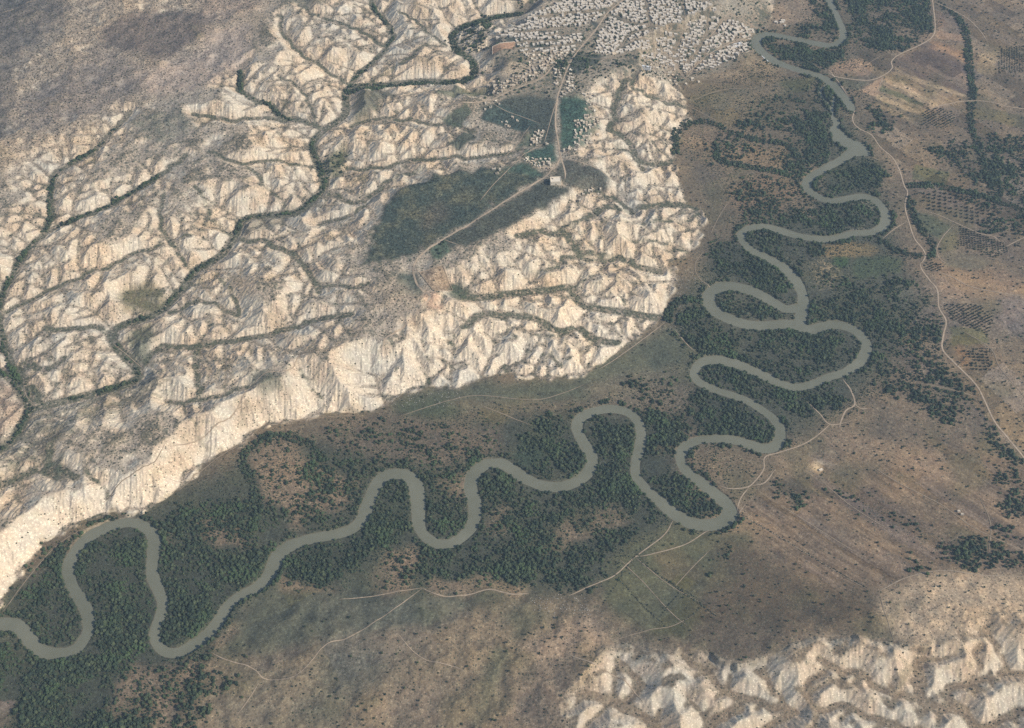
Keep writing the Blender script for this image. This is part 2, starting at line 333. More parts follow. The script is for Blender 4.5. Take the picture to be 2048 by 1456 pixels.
FRINGE = [smooth(px(s, h), 8) for s, h in (
    ("1880,8 1905,25 1922,45 1935,85 1938,130 1945,180 1940,240 1955,290 1970,340 1985,375", 0),
    ("1820,372 1870,372 1930,385 1990,402 2060,425", 0), ("1818,400 1830,440 1860,480 1870,500 1850,512 1800,505 1765,482", 0),
    ("1350,305 1352,270 1375,250 1420,245 1460,265 1520,282 1570,290 1600,320 1605,345", 0), ("1430,290 1440,320 1500,335 1560,345 1600,360", 0),
    ("508,1058 515,1000 500,956 484,922 496,902 516,887 542,875 580,873 618,890 650,920", 0), ("1336,640 1345,615 1370,600 1400,600", 0), ("697,183 770,174 850,166 900,168 945,155 945,125 912,100 912,65 985,40 1040,30", 18), ("1950,290 1990,350 2000,400", 0))]
CREEKTREES = [smooth(px(s, h), 8) for s, h in (
    ("-60,900 0,893 20,880 45,840 60,815 120,800 200,780 270,757 273,735 240,700 222,670 240,650 310,625 360,580 390,540 440,510 470,470 485,440 530,430 590,425 625,400 650,370 640,340 625,290 650,260 690,230 697,180 770,172 850,165 900,167 945,155 945,125 912,100 912,65 985,40", 11),
    ("697,182 708,158 770,100 785,65 750,20 740,-40", 20), ("482,150 485,190 530,205 560,230 600,240", 24),
    ("60,815 45,770 12,715 0,650 5,590 48,510 98,455 100,410 120,350 190,310 230,270", 15), ("-30,740 20,755 60,815", 5),
    ("100,458 160,432 220,410 320,355", 25))]

# ------------------------------------------------------------------ heights
print('fields')
n_big = fnoise(150, 900, 1.4)
n_mid = fnoise(30, 220, 1.3)
n_small = fnoise(7, 40, 1.0)
n_fine = fnoise(3.6, 14, 0.6)
RD = dist_lines(RIVER, 60.0)
BD = dist_lines(BACKWATER, 40.0)
s_, m_ = poly_mask(POOL, 0, .5)
pool = np.zeros((NY, NX), F32); pool[s_] = m_
HW = 12.0 + 1.3 * n_big + .9 * n_mid
WD = np.minimum(RD - HW, BD - 4.0)                       # distance outside the water's edge
pd = blur(pool, 2.5, 2)
WD = np.minimum(WD, np.where(pd > 0, (0.5 - pd) * 12, 99)).astype(F32)

up = full_mask(UPLAND, 0, .7) > .5
up2 = full_mask(UPLAND2, 0, .7) > .5
southp = px("-600,1420 200,1440 430,1320 560,1185 700,1200 850,1197 1060,1195 1190,1200 1290,1290 1400,1300 1600,1270 1850,1180 2400,1180 2400,1800 -600,1800")
eastp = px("1900,560 2100,540 2300,540 2300,1200 2000,1150 1800,1000 1700,900 1880,760")
zp = (1.2 + 0.5 * n_mid + 0.35 * n_big + blur(full_mask(southp, 0, 0), 60) * 15 + blur(full_mask(eastp, 0, 0), 70) * 7).astype(F32)
zp += blur(full_mask(px('1000,1600 1090,1330 1200,1265 1400,1245 1600,1225 1800,1165 2100,1145 2300,1600', 10), 0, 0), 60) * 27
zp += blur(full_mask(southp, 0, 0), 40) * (1.6 * n_mid + 0.5 * n_small)

CAP = np.full((NY, NX), 57.0, F32) + 2.5 * n_mid + 2 * n_big
for s, val, h in (("-400,500 40,500 0,620 20,720 60,815 200,780 280,750 220,670 310,620 390,540 470,470 590,425 650,370 620,290 400,260 100,240 -400,240", -12, 30),
                  ("-300,1300 -60,900 60,830 270,770 380,800 420,860 300,960 100,1040", -14, 30), ("-500,250 300,230 480,150 560,0 600,-200 -500,-200", -12, 40)):
    CAP += val * blur(full_mask(px(s, h), 0, 0), 40)
# ground that stays flat (fields and the village on the tableland)
FLAT = np.zeros((NY, NX), F32)
FIELDS_UP = [
    ("725,525 760,420 800,378 850,352 930,338 1060,330 1088,350 1022,391 936,446 884,475 845,498 800,515", 58),
    ("882,482 940,451 1028,394 1092,356 1140,378 1060,432 980,472 905,494", 58), ("960,215 1060,180 1112,180 1110,300 1085,290 1040,240 985,245", 58),
    ("1118,190 1170,195 1178,230 1160,280 1122,300", 58), ("1050,300 1110,300 1112,320 1060,335", 58), ("1130,320 1220,340 1215,365 1140,375", 58),
    ("840,540 880,530 905,568 870,592 850,575", 58), ("870,470 920,495 880,515", 58), ("890,230 950,215 960,240 920,255", 55), ("975,262 1050,250 1040,275 980,280", 55)]
VILLAGE = px("965,200 985,170 1000,140 975,110 980,70 1040,42 1110,10 1150,-30 1545,-30 1540,30 1500,80 1440,110 1360,135 1290,140 1230,145 1190,160 1160,190 1120,195 1060,195", 55)
for s, h in FIELDS_UP:
    sl_, m = poly_mask(px(s, h), 12, .3)
    FLAT[sl_] = np.maximum(FLAT[sl_], m)
FLAT = np.maximum(FLAT, full_mask(VILLAGE, 10, .3))
CAP = CAP * (1 - FLAT) + (57 + 1.5 * n_big) * FLAT

SCARP = (dist_lines([px('-60,1262 0,1217 20,1176 55,1131 86,1093 120,1066 155,1047 216,1030 292,1020 330,1001 361,974 388,944 426,913 481,889 515,858 556,848 601,841 642,830', 0)], 105) < 100) & up
SLOPE = np.full((NY, NX), 0.70, F32) - .03 * ss(100, -500, X) - .08 * blur(up2.astype(F32), 10, 2) + .05 * n_mid
SLOPE += -0.42 * blur(full_mask(px("-500,230 60,230 180,190 280,150 400,150 450,70 520,0 540,-200 -500,-200", 35), 0, 0), 50)
SLOPE += -0.38 * blur(full_mask(px("1320,90 1440,40 1520,0 1580,-80 1580,60 1500,110 1400,150 1340,150", 25), 0, 0), 20)
SLOPE += -0.22 * blur(full_mask(px("-300,1300 -60,900 60,830 270,770 340,800 300,900 100,1000", 20), 0, 0), 30)
CONE = np.full((NY, NX), 200.0, F32)
VD = np.full((NY, NX), 90.0, F32)                        # distance outside a valley floor


def carve(a, b, z0, z1, w, rad, slope, rec=False):
    s = sl_of(np.array([a, b]), rad)
    x, y = X[s], Y[s]
    if x.size == 0:
        return
    dx, dy = b[0] - a[0], b[1] - a[1]
    t = np.clip(((x - a[0]) * dx + (y - a[1]) * dy) / (dx * dx + dy * dy + 1e-9), 0, 1)
    d = np.maximum(np.hypot(x - a[0] - t * dx, y - a[1] - t * dy) - w, 0)
    np.minimum(CONE[s], z0 + t * (z1 - z0) + slope * np.maximum(.5 * d, 1.18 * d - 3.6), out=CONE[s])
    if rec:
        np.minimum(VD[s], d, out=VD[s])


def carve_line(p, z, w, rad, rec):
    mid = (p[:-1] + p[1:]) / 2
    sl = samp(SLOPE, mid)
    for k in range(len(p) - 1):
        carve(p[k], p[k + 1], z[k], z[k + 1], w, rad, sl[k], rec)


print('valleys')
mains = []
for s, z0, z1, w, h in VALLEYS + VALLEYS2:
    p = smooth(px(s, h), 12)
    z = z0 + (z1 - z0) * np.linspace(0, 1, len(p)) ** 1.1
    if w >= 9 and (p[:, 0].mean() < -300):
        w *= .65
    # ragged course
    if w < 8:
        p = p + np.stack([samp(WX, p), samp(WY, p)], -1) * .6
    carve_line(p, z, w, 92, True)
    mains.append((p, z, 2, w))
for poly, lo in ((UPLAND, 0),):
    p = resample(np.vstack([poly, poly[:1]]), 12)
    p = p + np.stack([samp(WX, p), samp(WY, p)], -1) * 1.1
    z = samp(zp, p)
    keep = (p[:, 0] > X0 - 50) & (p[:, 0] < -X0 + 50) & (p[:, 1] > Y0 - 50) & (p[:, 1] < Y0 + NY * DX + 20)
    run = []
    for k in range(len(p) + 1):
        if k < len(p) and keep[k]:
            run.append(k)
        else:
            if len(run) > 2:
                q = p[run]
                carve_line(q, z[run], 0.0, 92, False)
                mains.append((q, z[run], 1, 0))
            run = []


def tribs(lines, spacing, grad, length, step, jit, rad, minrise):
    out = []
    inside = up | up2
    for p, z, sides, w0 in lines:
        q = np.c_[p, z]
        q = resample(q, step)
        n = len(q)
        pos = rng.uniform(0, spacing)
        L = (n - 1) * step
        side = 1
        while pos < L:
            k = int(pos / step)
            if sides == 1 and q[k, 0] < -330 and q[k, 1] < 1990:
                pos += spacing
                continue
            d = q[min(k + 1, n - 1), :2] - q[max(k - 1, 0), :2]
            d /= np.hypot(*d) + 1e-9
            for sd in (1, -1):
                if rng.random() < .15:
                    continue
                ang = math.atan2(d[1], d[0]) + sd * (rng.uniform(50, 85) * math.pi / 180 if sides == 2 else rng.uniform(70, 110) * math.pi / 180)
                c = q[k, :2] + rng.normal(0, 3, 2)
                zc = q[k, 2]
                pts, zs = [c.copy()], [zc]
                ml = length * rng.uniform(.6, 1.3) * (.62 if q[k, 0] > 60 and not up2[min(max(int((q[k, 1] - Y0) / DX), 0), NY - 1), min(max(int((q[k, 0] - X0) / DX), 0), NX - 1)] else 1) * (.85 if sides == 1 else 1)
                tr = 0
                while tr < ml:
                    ang += rng.normal(0, jit)
                    c = c + step * np.array([math.cos(ang), math.sin(ang)])
                    g = grad * rng.uniform(.6, 1.4) * (0.6 + 0.9 * tr / ml)
                    zc = zc + g * step
                    tr += step
                    j, i = int((c[0] - X0) / DX), int((c[1] - Y0) / DX)
                    if not (0 <= j < NX and 0 <= i < NY) or not inside[i, j] or FLAT[i, j] > .3 or SCARP[i, j]:
                        break
                    if tr < w0 + step * 1.5:
                        zc = q[k, 2] + .6 * tr / (w0 + 8)
                    elif zc > min(CONE[i, j], CAP[i, j]) - minrise or SLOPE[i, j] < .40 or (up2[i, j] and rng.random() < (.16 if spacing > 40 else .6)):
                        break
                    pts.append(c.copy()); zs.append(zc)
                if len(pts) > 2:
                    out.append((np.array(pts), np.array(zs), 2, 0))
            pos += spacing * rng.uniform(.6, 1.4) * (1.35 if sides == 1 else 1)
    return out


print('gullies')
t1 = tribs(mains, 50, .21, 150, 8, .13, 92, 3)
for p, z, *_ in t1:
    carve_line(p, z, 0.0, 70, False)
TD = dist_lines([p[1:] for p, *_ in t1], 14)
t2 = tribs(t1, 32, .28, 70, 6, .15, 60, 2.5)
for p, z, *_ in t2:
    carve_line(p, z, 0.0, 45, False)
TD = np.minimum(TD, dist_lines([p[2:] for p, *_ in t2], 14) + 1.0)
print('tribs', len(t1), len(t2))

cap2 = zp + (3 + 3.5 * n_mid) * ss(.08, .95, blur(up2.astype(F32), 20))
cap = np.where(up2, cap2, CAP)
k_ = 3.0
m = np.minimum(CONE, cap)
hu = m - k_ * np.log(np.exp(-(CONE - m) / k_) + np.exp(-(cap - m) / k_))
hu = np.maximum(hu, 0.5)
H = np.where(up | up2, hu, zp).astype(F32)
H = blur(H, 1.5, 2)
CONE = None


# fine dendritic rills that run down the slopes
def erosion(x, y, dxr, dyr):
    ix, iy = np.floor(x), np.floor(y)
    fx, fy = (x - ix).astype(F32), (y - iy).astype(F32)
    ix = ix.astype(np.int64) % 512; iy = iy.astype(np.int64) % 512
    va = np.zeros(x.shape, F32); wt = np.zeros(x.shape, F32)
    for i in (-2, -1, 0, 1):
        for j in (-2, -1, 0, 1):
            hx = HASHX[(ix - i) % 512, (iy - j) % 512]; hy = HASHY[(ix - i) % 512, (iy - j) % 512]
            px_, py_ = fx + i - hx, fy + j - hy
            d = px_ * px_ + py_ * py_
            w = np.exp(-2 * d)
            wt += w
            va += np.cos((px_ * dxr + py_ * dyr) * 6.2832) * w
    return va / wt


HASHX = (rng.random((512, 512)) * .5).astype(F32)
HASHY = (rng.random((512, 512)) * .5).astype(F32)
print('rills')
upm = blur((up | up2).astype(F32), 4, 2) * (1 - .9 * FLAT)
gy, gx = np.gradient(blur(H, 3.0, 2), DX)
steep0 = ss(.12, .5, np.hypot(gx, gy)) * upm
ids = np.nonzero(steep0 > .02)
xx, yy = X[ids], Y[ids]
for wl, amp in ((22.0, 1.3), (11.0, 1.1), (6.2, .70)):
    gy, gx = np.gradient(H if wl < 20 else blur(H, 2.5, 2), DX)
    g = np.hypot(gx, gy) + 1e-4
    k = np.minimum(g / .35, 1.0) / g
    dxr, dyr = (-gy * k)[ids] * .9, (gx * k)[ids] * .9
    e = erosion(xx / wl + 37.7, yy / wl + 11.3, dxr, dyr)
    H[ids] += amp * steep0[ids] * (e - .2) * (1 - .45 * up2[ids])
H += upm * (.30 * n_small + .10 * n_fine) * (1 - .6 * steep0)

# the river bed
bed = -2.8 + ss(-4, 3.5, WD) * 3.6
H = np.where(WD < 3.5, np.minimum(H, bed), np.maximum(H, .35)).astype(F32)

gy, gx = np.gradient(H, DX)
steep = np.hypot(gx, gy)
sb_ = blur(steep, 2.0, 2)
sth = .015 * ss(100, -500, X)
steepb = ss(.26 - sth, .60 - 1.5 * sth, sb_)


def lift(p2):
    return np.c_[p2, samp(H, p2)]


# ------------------------------------------------------------------ land cover
print('cover')
GAIN, VEIL = 1.09, np.array([.012, .018, .028])


def alb(r, g, b):
    """surface colour (linear) for a tone seen on level ground in the photograph"""
    c = np.array([r, g, b]) / 255.0
    lin = np.where(c < .04045, c / 12.92, ((c + .055) / 1.055) ** 2.4)
    return np.clip((lin - VEIL) / GAIN, .012, .8).astype(F32)


C = np.empty((NY, NX, 3), F32)
C[:] = alb(122, 111, 97)
SC = np.full((NY, NX), .25, F32)                          # how much low scrub dots the ground


def paint(s, rgb, h=0, soft=4, a=1.0, scrub=None, warp=1.0, tex=None):
    sl_, m = poly_mask(px(s, h) if isinstance(s, str) else s, soft, warp)
    m = m * a
    if tex is not None:
        m = m * np.clip(.5 + .5 * tex[sl_], 0, 1)
    C[sl_] += (alb(*rgb) - C[sl_]) * m[..., None]
    if scrub is not None:
        SC[sl_] += (scrub - SC[sl_]) * m


ang = lambda s: (lambda q: math.atan2(q[1, 1] - q[0, 1], q[1, 0] - q[0, 0]))(px(s))
furrow = fnoise(4, 70, 1.0, ang("1500,990 1760,1165"), 16)
furrow2 = fnoise(5, 60, 1.0, ang("1790,130 2048,290"), 14)
grain = fnoise(4, 50, .9, .2, 3)
# valley floor
paint("1750,0 2100,-40 2100,1200 1800,1200 1700,900 1800,700", (124, 112, 99), soft=40, scrub=.35)
paint("-100,1250 300,1000 600,880 1000,830 1300,820 1400,1050 1190,1190 430,1310 200,1470 -100,1470", (88, 91, 83), soft=15, scrub=.3)
paint("1340,640 1420,500 1640,400 1640,160 1740,300 1800,500 1840,620 1760,760 1560,900 1400,880 1380,740", (92, 94, 86), soft=15, scrub=.35)
paint("800,790 950,770 1130,760 1250,700 1340,650 1390,700 1380,760 1200,800 1050,800 900,830 800,830", (103, 105, 92), soft=10, scrub=.12)
paint("1000,770 1180,765 1200,800 1050,810", (88, 93, 84), soft=8, a=.6)
paint("780,810 900,790 960,800 900,840 800,845", (84, 92, 80), soft=8, a=.8)
paint("880,800 960,790 1010,810 940,830", (120, 112, 97), soft=8, a=.8); paint("1170,770 1350,730 1380,800 1280,820 1180,800", (124, 115, 102), soft=10, a=.7, scrub=.5)
paint("640,850 780,830 880,840 960,860 1010,850 1000,900 900,930 760,920 660,890", (122, 110, 98), soft=8, scrub=.6, a=.8)
paint("1040,880 1090,835 1080,920 1060,935 1030,920", (74, 86, 78), soft=4, scrub=.1)
paint("960,815 1015,815 1000,850 975,852", (112, 104, 84), soft=5, a=.8)
paint("500,1180 560,1160 640,1190 680,1230 640,1290 560,1310 500,1330 440,1300 470,1230", (101, 102, 90), soft=8, scrub=.06)
paint("640,1200 760,1200 860,1190 940,1200 920,1250 820,1260 740,1270 660,1300", (108, 107, 94), soft=10, scrub=.08)
paint("820,1230 910,1220 920,1260 850,1270", (90, 94, 80), soft=6, a=.7)
paint("1195,1165 1290,1068 1350,1045 1460,1060 1500,1080 1480,1150 1400,1240 1370,1290 1270,1280 1200,1210", (98, 99, 85), soft=6, scrub=.1)
paint("1300,1110 1350,1090 1420,1150 1380,1170 1330,1165", (110, 102, 86), soft=2, a=.8, warp=.3); paint("1340,1160 1370,1150 1390,1170 1365,1190", (104, 100, 78), soft=2, a=.9, warp=.3)
paint("1205,1130 1270,1075 1330,1140 1260,1230 1210,1210", (94, 96, 82), soft=2, a=.7, warp=.3); paint("1270,1200 1340,1170 1380,1220 1330,1270", (97, 98, 85), soft=2, a=.7, warp=.4)
paint("1480,1000 1560,975 1700,960 1900,900 2100,960 2100,1150 1950,1150 1870,1142 1750,1190 1640,1180 1540,1110", (128, 112, 97), soft=14, scrub=.12)
paint("1480,1000 1560,975 1700,960 1900,900 2100,960 2100,1150 1950,1150 1870,1142 1750,1190 1640,1180 1540,1110", (158, 139, 119), soft=10, tex=furrow, a=.35)
paint("1480,1000 1560,975 1700,960 1900,900 2100,960 2100,1150 1950,1150 1870,1142 1750,1190 1640,1180 1540,1110", (104, 94, 84), soft=10, tex=-furrow - .4, a=.4)
paint("1440,1080 1520,1100 1640,1180 1740,1190 1760,1270 1640,1270 1500,1260 1400,1290 1390,1230", (103, 94, 84), soft=14, scrub=.45)
paint("1550,970 1620,995 1690,1000 1660,980 1600,960", (84, 84, 78), soft=5, a=.7); paint("1640,970 1750,990 1800,1030 1880,1070 1980,1130 1900,1120 1760,1050", (108, 97, 90), soft=8, a=.7, scrub=.6)
paint("1700,880 1850,900 1950,950 1870,960 1740,920", (150, 130, 112), soft=12, a=.5); paint("1540,900 1680,860 1780,900 1740,940 1560,940", (150, 131, 112), soft=10, a=.6, scrub=.3)
paint("1620,930 1660,925 1650,945 1600,945", (200, 178, 150), soft=4, a=.7); paint("1780,860 1930,880 2060,960 2060,1000 1900,930", (112, 102, 93), soft=10, a=.6, tex=furrow)
paint("1860,520 1940,540 2060,560 2060,600 1900,600 1870,570", (146, 125, 105), soft=6, a=.8, scrub=.15); paint("1875,500 1960,512 1990,525 1960,545 1890,535", (117, 110, 97), soft=3, warp=.3, scrub=.05)
paint("1990,600 2060,600 2060,680 2000,660", (143, 129, 118), soft=10, a=.8); paint("1900,660 1960,660 1975,690 1900,700", (112, 106, 88), soft=3, a=.8, warp=.5); paint("1905,705 1930,705 1945,740 1920,735", (145, 117, 94), soft=3, a=.7)
paint("1870,50 1905,20 1925,60 1925,100 1935,160 1935,200 1890,215 1840,240 1790,210 1760,190 1775,150 1790,130", (127, 113, 100), soft=4, scrub=.1, warp=.4)
paint("1770,145 1790,130 1935,190 1930,205 1880,213 1850,230 1790,205 1752,190", (154, 136, 112), soft=3, warp=.4, tex=furrow2 + .2); paint("1760,185 1860,230 1840,250 1750,205", (106, 103, 86), soft=3, a=.8, tex=furrow2)
paint("1865,80 1930,105 1935,125 1855,100", (138, 115, 98), soft=3, a=.8, warp=.4); paint("1790,115 1860,100 1935,140 1935,190 1850,160", (112, 100, 94), soft=5, a=.8, warp=.4)
paint("1870,20 1890,25 1890,55 1873,60", (138, 115, 98), soft=3, a=.7, warp=.3)
paint("1655,142 1690,122 1725,118 1750,135 1740,152 1700,155 1675,152", (156, 132, 111), soft=3, warp=.5, scrub=.15); paint("1718,182 1765,154 1757,194 1740,190", (168, 141, 116), soft=1.5, warp=.2, scrub=.02)
paint("1675,160 1735,165 1715,182 1690,175", (108, 106, 92), soft=2, a=.9, warp=.3); paint("1500,90 1520,115 1570,135 1530,150 1480,130", (150, 136, 115), soft=8, a=.7)
paint("1560,55 1620,40 1640,-10 1560,-10 1545,40", (150, 133, 116), soft=5, a=.8, scrub=.3); paint("1500,180 1560,175 1560,195 1510,190", (170, 140, 115), soft=4, a=.6)
paint("1420,140 1480,140 1500,160 1440,160", (170, 150, 125), soft=8, a=.6); paint("1380,180 1500,170 1620,170 1640,200 1540,260 1400,240", (112, 106, 93), soft=12, a=.8, scrub=.4)
paint("1560,165 1630,150 1640,165 1600,190", (98, 100, 78), soft=5, a=.8); paint("1445,298 1490,288 1550,292 1575,310 1570,335 1500,332 1455,322", (137, 119, 98), soft=3, a=.9, scrub=.3)
paint("1370,255 1440,250 1460,270 1430,290 1370,300", (140, 124, 106), soft=5, a=.8); paint("1460,370 1560,345 1600,380 1560,420 1480,440 1440,410", (136, 117, 99), soft=6, a=.8, scrub=.3)
paint("1395,330 1440,340 1460,400 1480,450 1440,480 1410,440 1400,400 1370,360", (120, 110, 96), soft=8, a=.7, scrub=.4); paint("1650,330 1720,318 1770,320 1755,365 1690,385 1655,365", (86, 91, 80), soft=5, a=.8)
paint("1625,490 1740,482 1760,500 1720,515 1640,515", (138, 121, 94), soft=4, a=.8); paint("1665,512 1700,515 1690,540 1660,530", (70, 92, 72), soft=2, a=.9, warp=.5); paint("1720,515 1810,515 1800,545 1710,560 1700,530", (84, 96, 80), soft=3, a=.8, warp=.5)
paint("1625,540 1660,520 1680,560 1640,580", (172, 152, 125), soft=6, a=.6, tex=n_small); paint("1700,405 1735,400 1745,420 1720,430 1700,420", (176, 167, 150), soft=4, a=.8, tex=n_small + .5)
paint("1700,460 1735,455 1745,465 1690,472", (134, 128, 114), soft=3, a=.8)
paint("1825,420 1880,440 1905,455 1880,480 1850,470", (86, 97, 84), soft=3, a=.8, warp=.4); paint("1880,475 1915,460 1915,500 1880,505", (116, 112, 90), soft=3, a=.8, warp=.4)
paint("1840,385 1990,405 1995,440 1950,455 1900,432 1832,412", (116, 104, 92), soft=4, a=.8, scrub=.1); paint("-30,1405 30,1405 48,1420 50,1456 48,1480 -30,1480", (139, 124, 113), 1, 1.5, 1, .02, .3)
for s in ("880,950 930,942 928,985 915,1000 890,990", "735,1160 800,1100 830,1090 830,1185 760,1195", "985,1020 1020,1010 1010,1070 980,1060", "1150,1030 1240,1015 1260,1040 1200,1060 1150,1090 1090,1100",
          "850,1170 960,1150 1060,1180 1050,1190 880,1195", "590,920 610,920 610,1060 585,1060", "300,1060 330,1050 350,1080 330,1120", "560,1150 640,1175 700,1190 560,1185", "430,1290 480,1240 500,1200 470,1270 440,1310",
          "500,920 560,880 600,900 605,1040 540,1010 505,960", "620,920 700,960 690,1020 610,1040", "380,1030 470,1030 500,1100 420,1090", "1560,400 1640,420 1620,440", "250,1340 420,1330 430,1360 330,1456 200,1456", "1445,1060 1490,1050 1480,1000 1450,1060"):
    paint(s, (147, 128, 109), soft=6, a=.8, scrub=.5)
paint("1310,880 1350,878 1340,900 1312,900", (128, 102, 88), soft=4, a=.8); paint("750,1020 800,1000 815,1060 760,1090", (84, 92, 78), soft=6, a=.6)
# southern slopes
paint("330,1470 430,1340 560,1330 700,1290 800,1280 950,1220 1100,1210 1190,1220 1300,1290 1200,1470", (131, 119, 103), 8, 16, 1, .35)
paint("440,1400 560,1340 700,1330 620,1420 560,1470 420,1470", (128, 119, 105), 8, 14, .8, .2); paint("640,1300 760,1290 780,1350 700,1420 640,1470 560,1470 640,1380", (112, 109, 97), 8, 14, .8, .4)
paint("700,1440 800,1380 900,1360 960,1470", (140, 125, 110), 9, 12, .6, .2); paint("1060,1290 1190,1230 1220,1290 1130,1330 1050,1340", (165, 145, 126), 9, 10, .7, .2); paint("1000,1230 1060,1210 1100,1230 1040,1290", (108, 108, 92), 6, 8, .7)
paint("980,1340 990,1310 1010,1300 1000,1360 960,1470 940,1470", (112, 112, 96), 9, 6, .7); paint("1050,1340 1130,1330 1160,1370 1130,1470 1000,1470", (138, 123, 109), 9, 10, .7)
paint("1740,1200 1870,1150 2060,1165 2060,1240 1960,1260 1850,1310 1780,1290 1750,1240", (180, 160, 136), 10, 10, 1, .3); paint("1770,1200 1840,1210 1870,1230 1800,1235", (132, 122, 108), 10, 8, .7)
paint("1380,1290 1480,1260 1640,1270 1740,1250 1760,1290 1600,1284 1500,1340 1420,1310", (114, 103, 92), 10, 8, .8, .4)
# uplands: slopes of pale marl, scrubby tops, green floors
fade = ss(.0, 1.0, blur(full_mask(px("-500,450 120,330 300,210 450,130 540,0 600,-200 -500,-200", 35), 0, 0), 60))   # less broken country
U = (up | up2)
tops = alb(190, 172, 149); pale = alb(214, 197, 171); rust = alb(206, 185, 159); green = alb(88, 94, 82); scr = alb(116, 111, 100)
tcol = tops + (scr - tops) * np.clip(.38 + .38 * n_mid + .42 * n_small, 0, 1)[..., None]
tcol += (alb(168, 150, 131) * (1 + .25 * n_small + .12 * n_mid)[..., None] - tcol) * (fade * .62)[..., None]
s_veg = .8 * np.clip(.18 * n_small + .16 * n_mid + .12 + .25 * fade, 0, .8)
scol = pale + (rust - pale) * np.clip(.5 + .5 * n_mid, 0, 1)[..., None]
scol += (scr - scol) * (.7 * s_veg)[..., None]
tcol = np.where(up2[..., None], .75 * C + .25 * alb(178, 159, 135), tcol)
ucol = tcol + (scol - tcol) * steepb[..., None]
gul = (1 - ss(.6, 2.4, TD + .9 * n_small)) * .42 * (1 - .8 * up2)  # dark lines along gully beds: shrub cover plus shade put into the colour
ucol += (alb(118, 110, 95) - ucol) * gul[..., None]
green = np.where(up2[..., None], alb(150, 133, 114), green)
fl = (1 - ss(.3, 4.0, VD + 1.6 * n_small)) * (1 - .5 * fade)
ucol += (green - ucol) * (fl * np.clip(.8 + .3 * n_small, 0, 1) * (1 - .5 * steepb))[..., None]
m = np.maximum(blur(up.astype(F32), 2.0, 2), ss(.2, .9, blur(up2.astype(F32), 22)))[..., None]
ucol *= (1 - .08 * up2)[..., None]
C += (ucol - C) * m
SCu = .65 * (1 - steepb) + .12 * steepb + .2 * fade + .1 * fl
SC += (np.clip(SCu + .15 * n_mid, 0, 1) * (1 - .5 * up2) - SC) * m[..., 0]
del ucol, tcol, scol
# cliffs of bare marl along the front are the cleanest
for s, h in (("0,1217 20,1176 55,1131 86,1093 155,1047 216,1030 330,1001 426,913 515,858 601,841 680,827 776,806 862,775 920,779 989,751 1089,758 1161,751 1243,700 1330,610 1300,560 1150,600 1000,640 900,640 840,670 760,740 640,770 560,800 440,860 350,940 200,960 60,1040 -40,1100", 25),):
    sl_, m = poly_mask(px(s, h), 8)
    m = m * steepb[sl_] * .75
    C[sl_] += (alb(220, 202, 176) - C[sl_]) * m[..., None]
    SC[sl_] *= 1 - .7 * m
# dark and pale tone patches on the plain at the far corner
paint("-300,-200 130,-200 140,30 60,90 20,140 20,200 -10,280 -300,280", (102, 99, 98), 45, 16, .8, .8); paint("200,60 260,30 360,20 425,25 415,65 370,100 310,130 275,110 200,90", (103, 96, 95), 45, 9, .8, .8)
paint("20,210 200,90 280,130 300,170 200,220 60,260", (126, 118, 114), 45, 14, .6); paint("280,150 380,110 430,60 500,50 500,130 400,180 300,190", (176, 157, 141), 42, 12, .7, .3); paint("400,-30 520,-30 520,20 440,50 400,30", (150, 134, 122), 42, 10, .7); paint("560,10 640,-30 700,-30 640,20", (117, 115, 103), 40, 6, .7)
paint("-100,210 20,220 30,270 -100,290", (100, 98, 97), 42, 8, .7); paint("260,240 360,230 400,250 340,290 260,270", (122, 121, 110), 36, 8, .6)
for q_, c_ in (("1790,140 1935,192 1932,198 1782,148", (172, 151, 124)), ("1768,155 1860,190 1855,197 1764,164", (176, 152, 126)), ("1762,172 1850,208 1846,215 1758,182", (100, 103, 84)), ("1756,188 1838,222 1834,229 1752,198", (168, 148, 120)),
               ("1750,205 1830,240 1826,247 1746,212", (150, 133, 109)), ("1800,120 1940,168 1938,180 1794,130", (118, 107, 98)), ("1874,60 1928,72 1930,84 1870,76", (150, 126, 106)), ("1870,90 1934,112 1935,122 1864,100", (156, 130, 108)), ("1940,210 2060,235 2060,260 1945,235", (108, 104, 88)), ("1960,110 1992,108 1990,150 1955,150", (146, 130, 108)),
               ("1830,330 1900,345 1890,370 1825,362", (100, 102, 84)), ("1900,655 1965,660 1972,690 1905,695", (112, 108, 86))):
    if sum(c_):
        paint(q_, c_, soft=1.5, a=.85, warp=.35)
# parcels of ploughed and fallow land
def parcels(s, direction, lu, lw, amt, soft=8):
    sl_, m = poly_mask(px(s), soft, .5)
    a = ang(direction)
    x = X[sl_] * math.cos(a) + Y[sl_] * math.sin(a) + .25 * WX[sl_]; y = -X[sl_] * math.sin(a) + Y[sl_] * math.cos(a) + .25 * WY[sl_]
    ey = np.cumsum(rng.uniform(.4, 1.7, 400) * lw); r_ = np.searchsorted(ey, (y - y.min()).ravel()).reshape(y.shape)
    off = rng.uniform(0, lu * 3, 402)[r_]
    ex = np.cumsum(rng.uniform(.4, 1.7, 400) * lu); c_ = np.searchsorted(ex, (x - x.min() + off).ravel()).reshape(x.shape)
    tone = rng.normal(0, 1, (402, 402)).astype(F32)[r_, c_]; hue = rng.normal(0, 1, (402, 402)).astype(F32)[r_, c_]
    d = np.minimum(np.abs(y - y.min() - ey[np.minimum(r_, 399)]), np.abs(x - x.min() + off - ex[np.minimum(c_, 399)]))
    edge = (1 - ss(.6, 2.2, d)) * (hue > .1) * .35
    f = (1 + amt * tone)[..., None] * (1 + np.stack([.03 * hue, .01 * hue, -.045 * hue], -1)) * (1 - edge[..., None])
    C[sl_] *= 1 + (f - 1) * m[..., None]


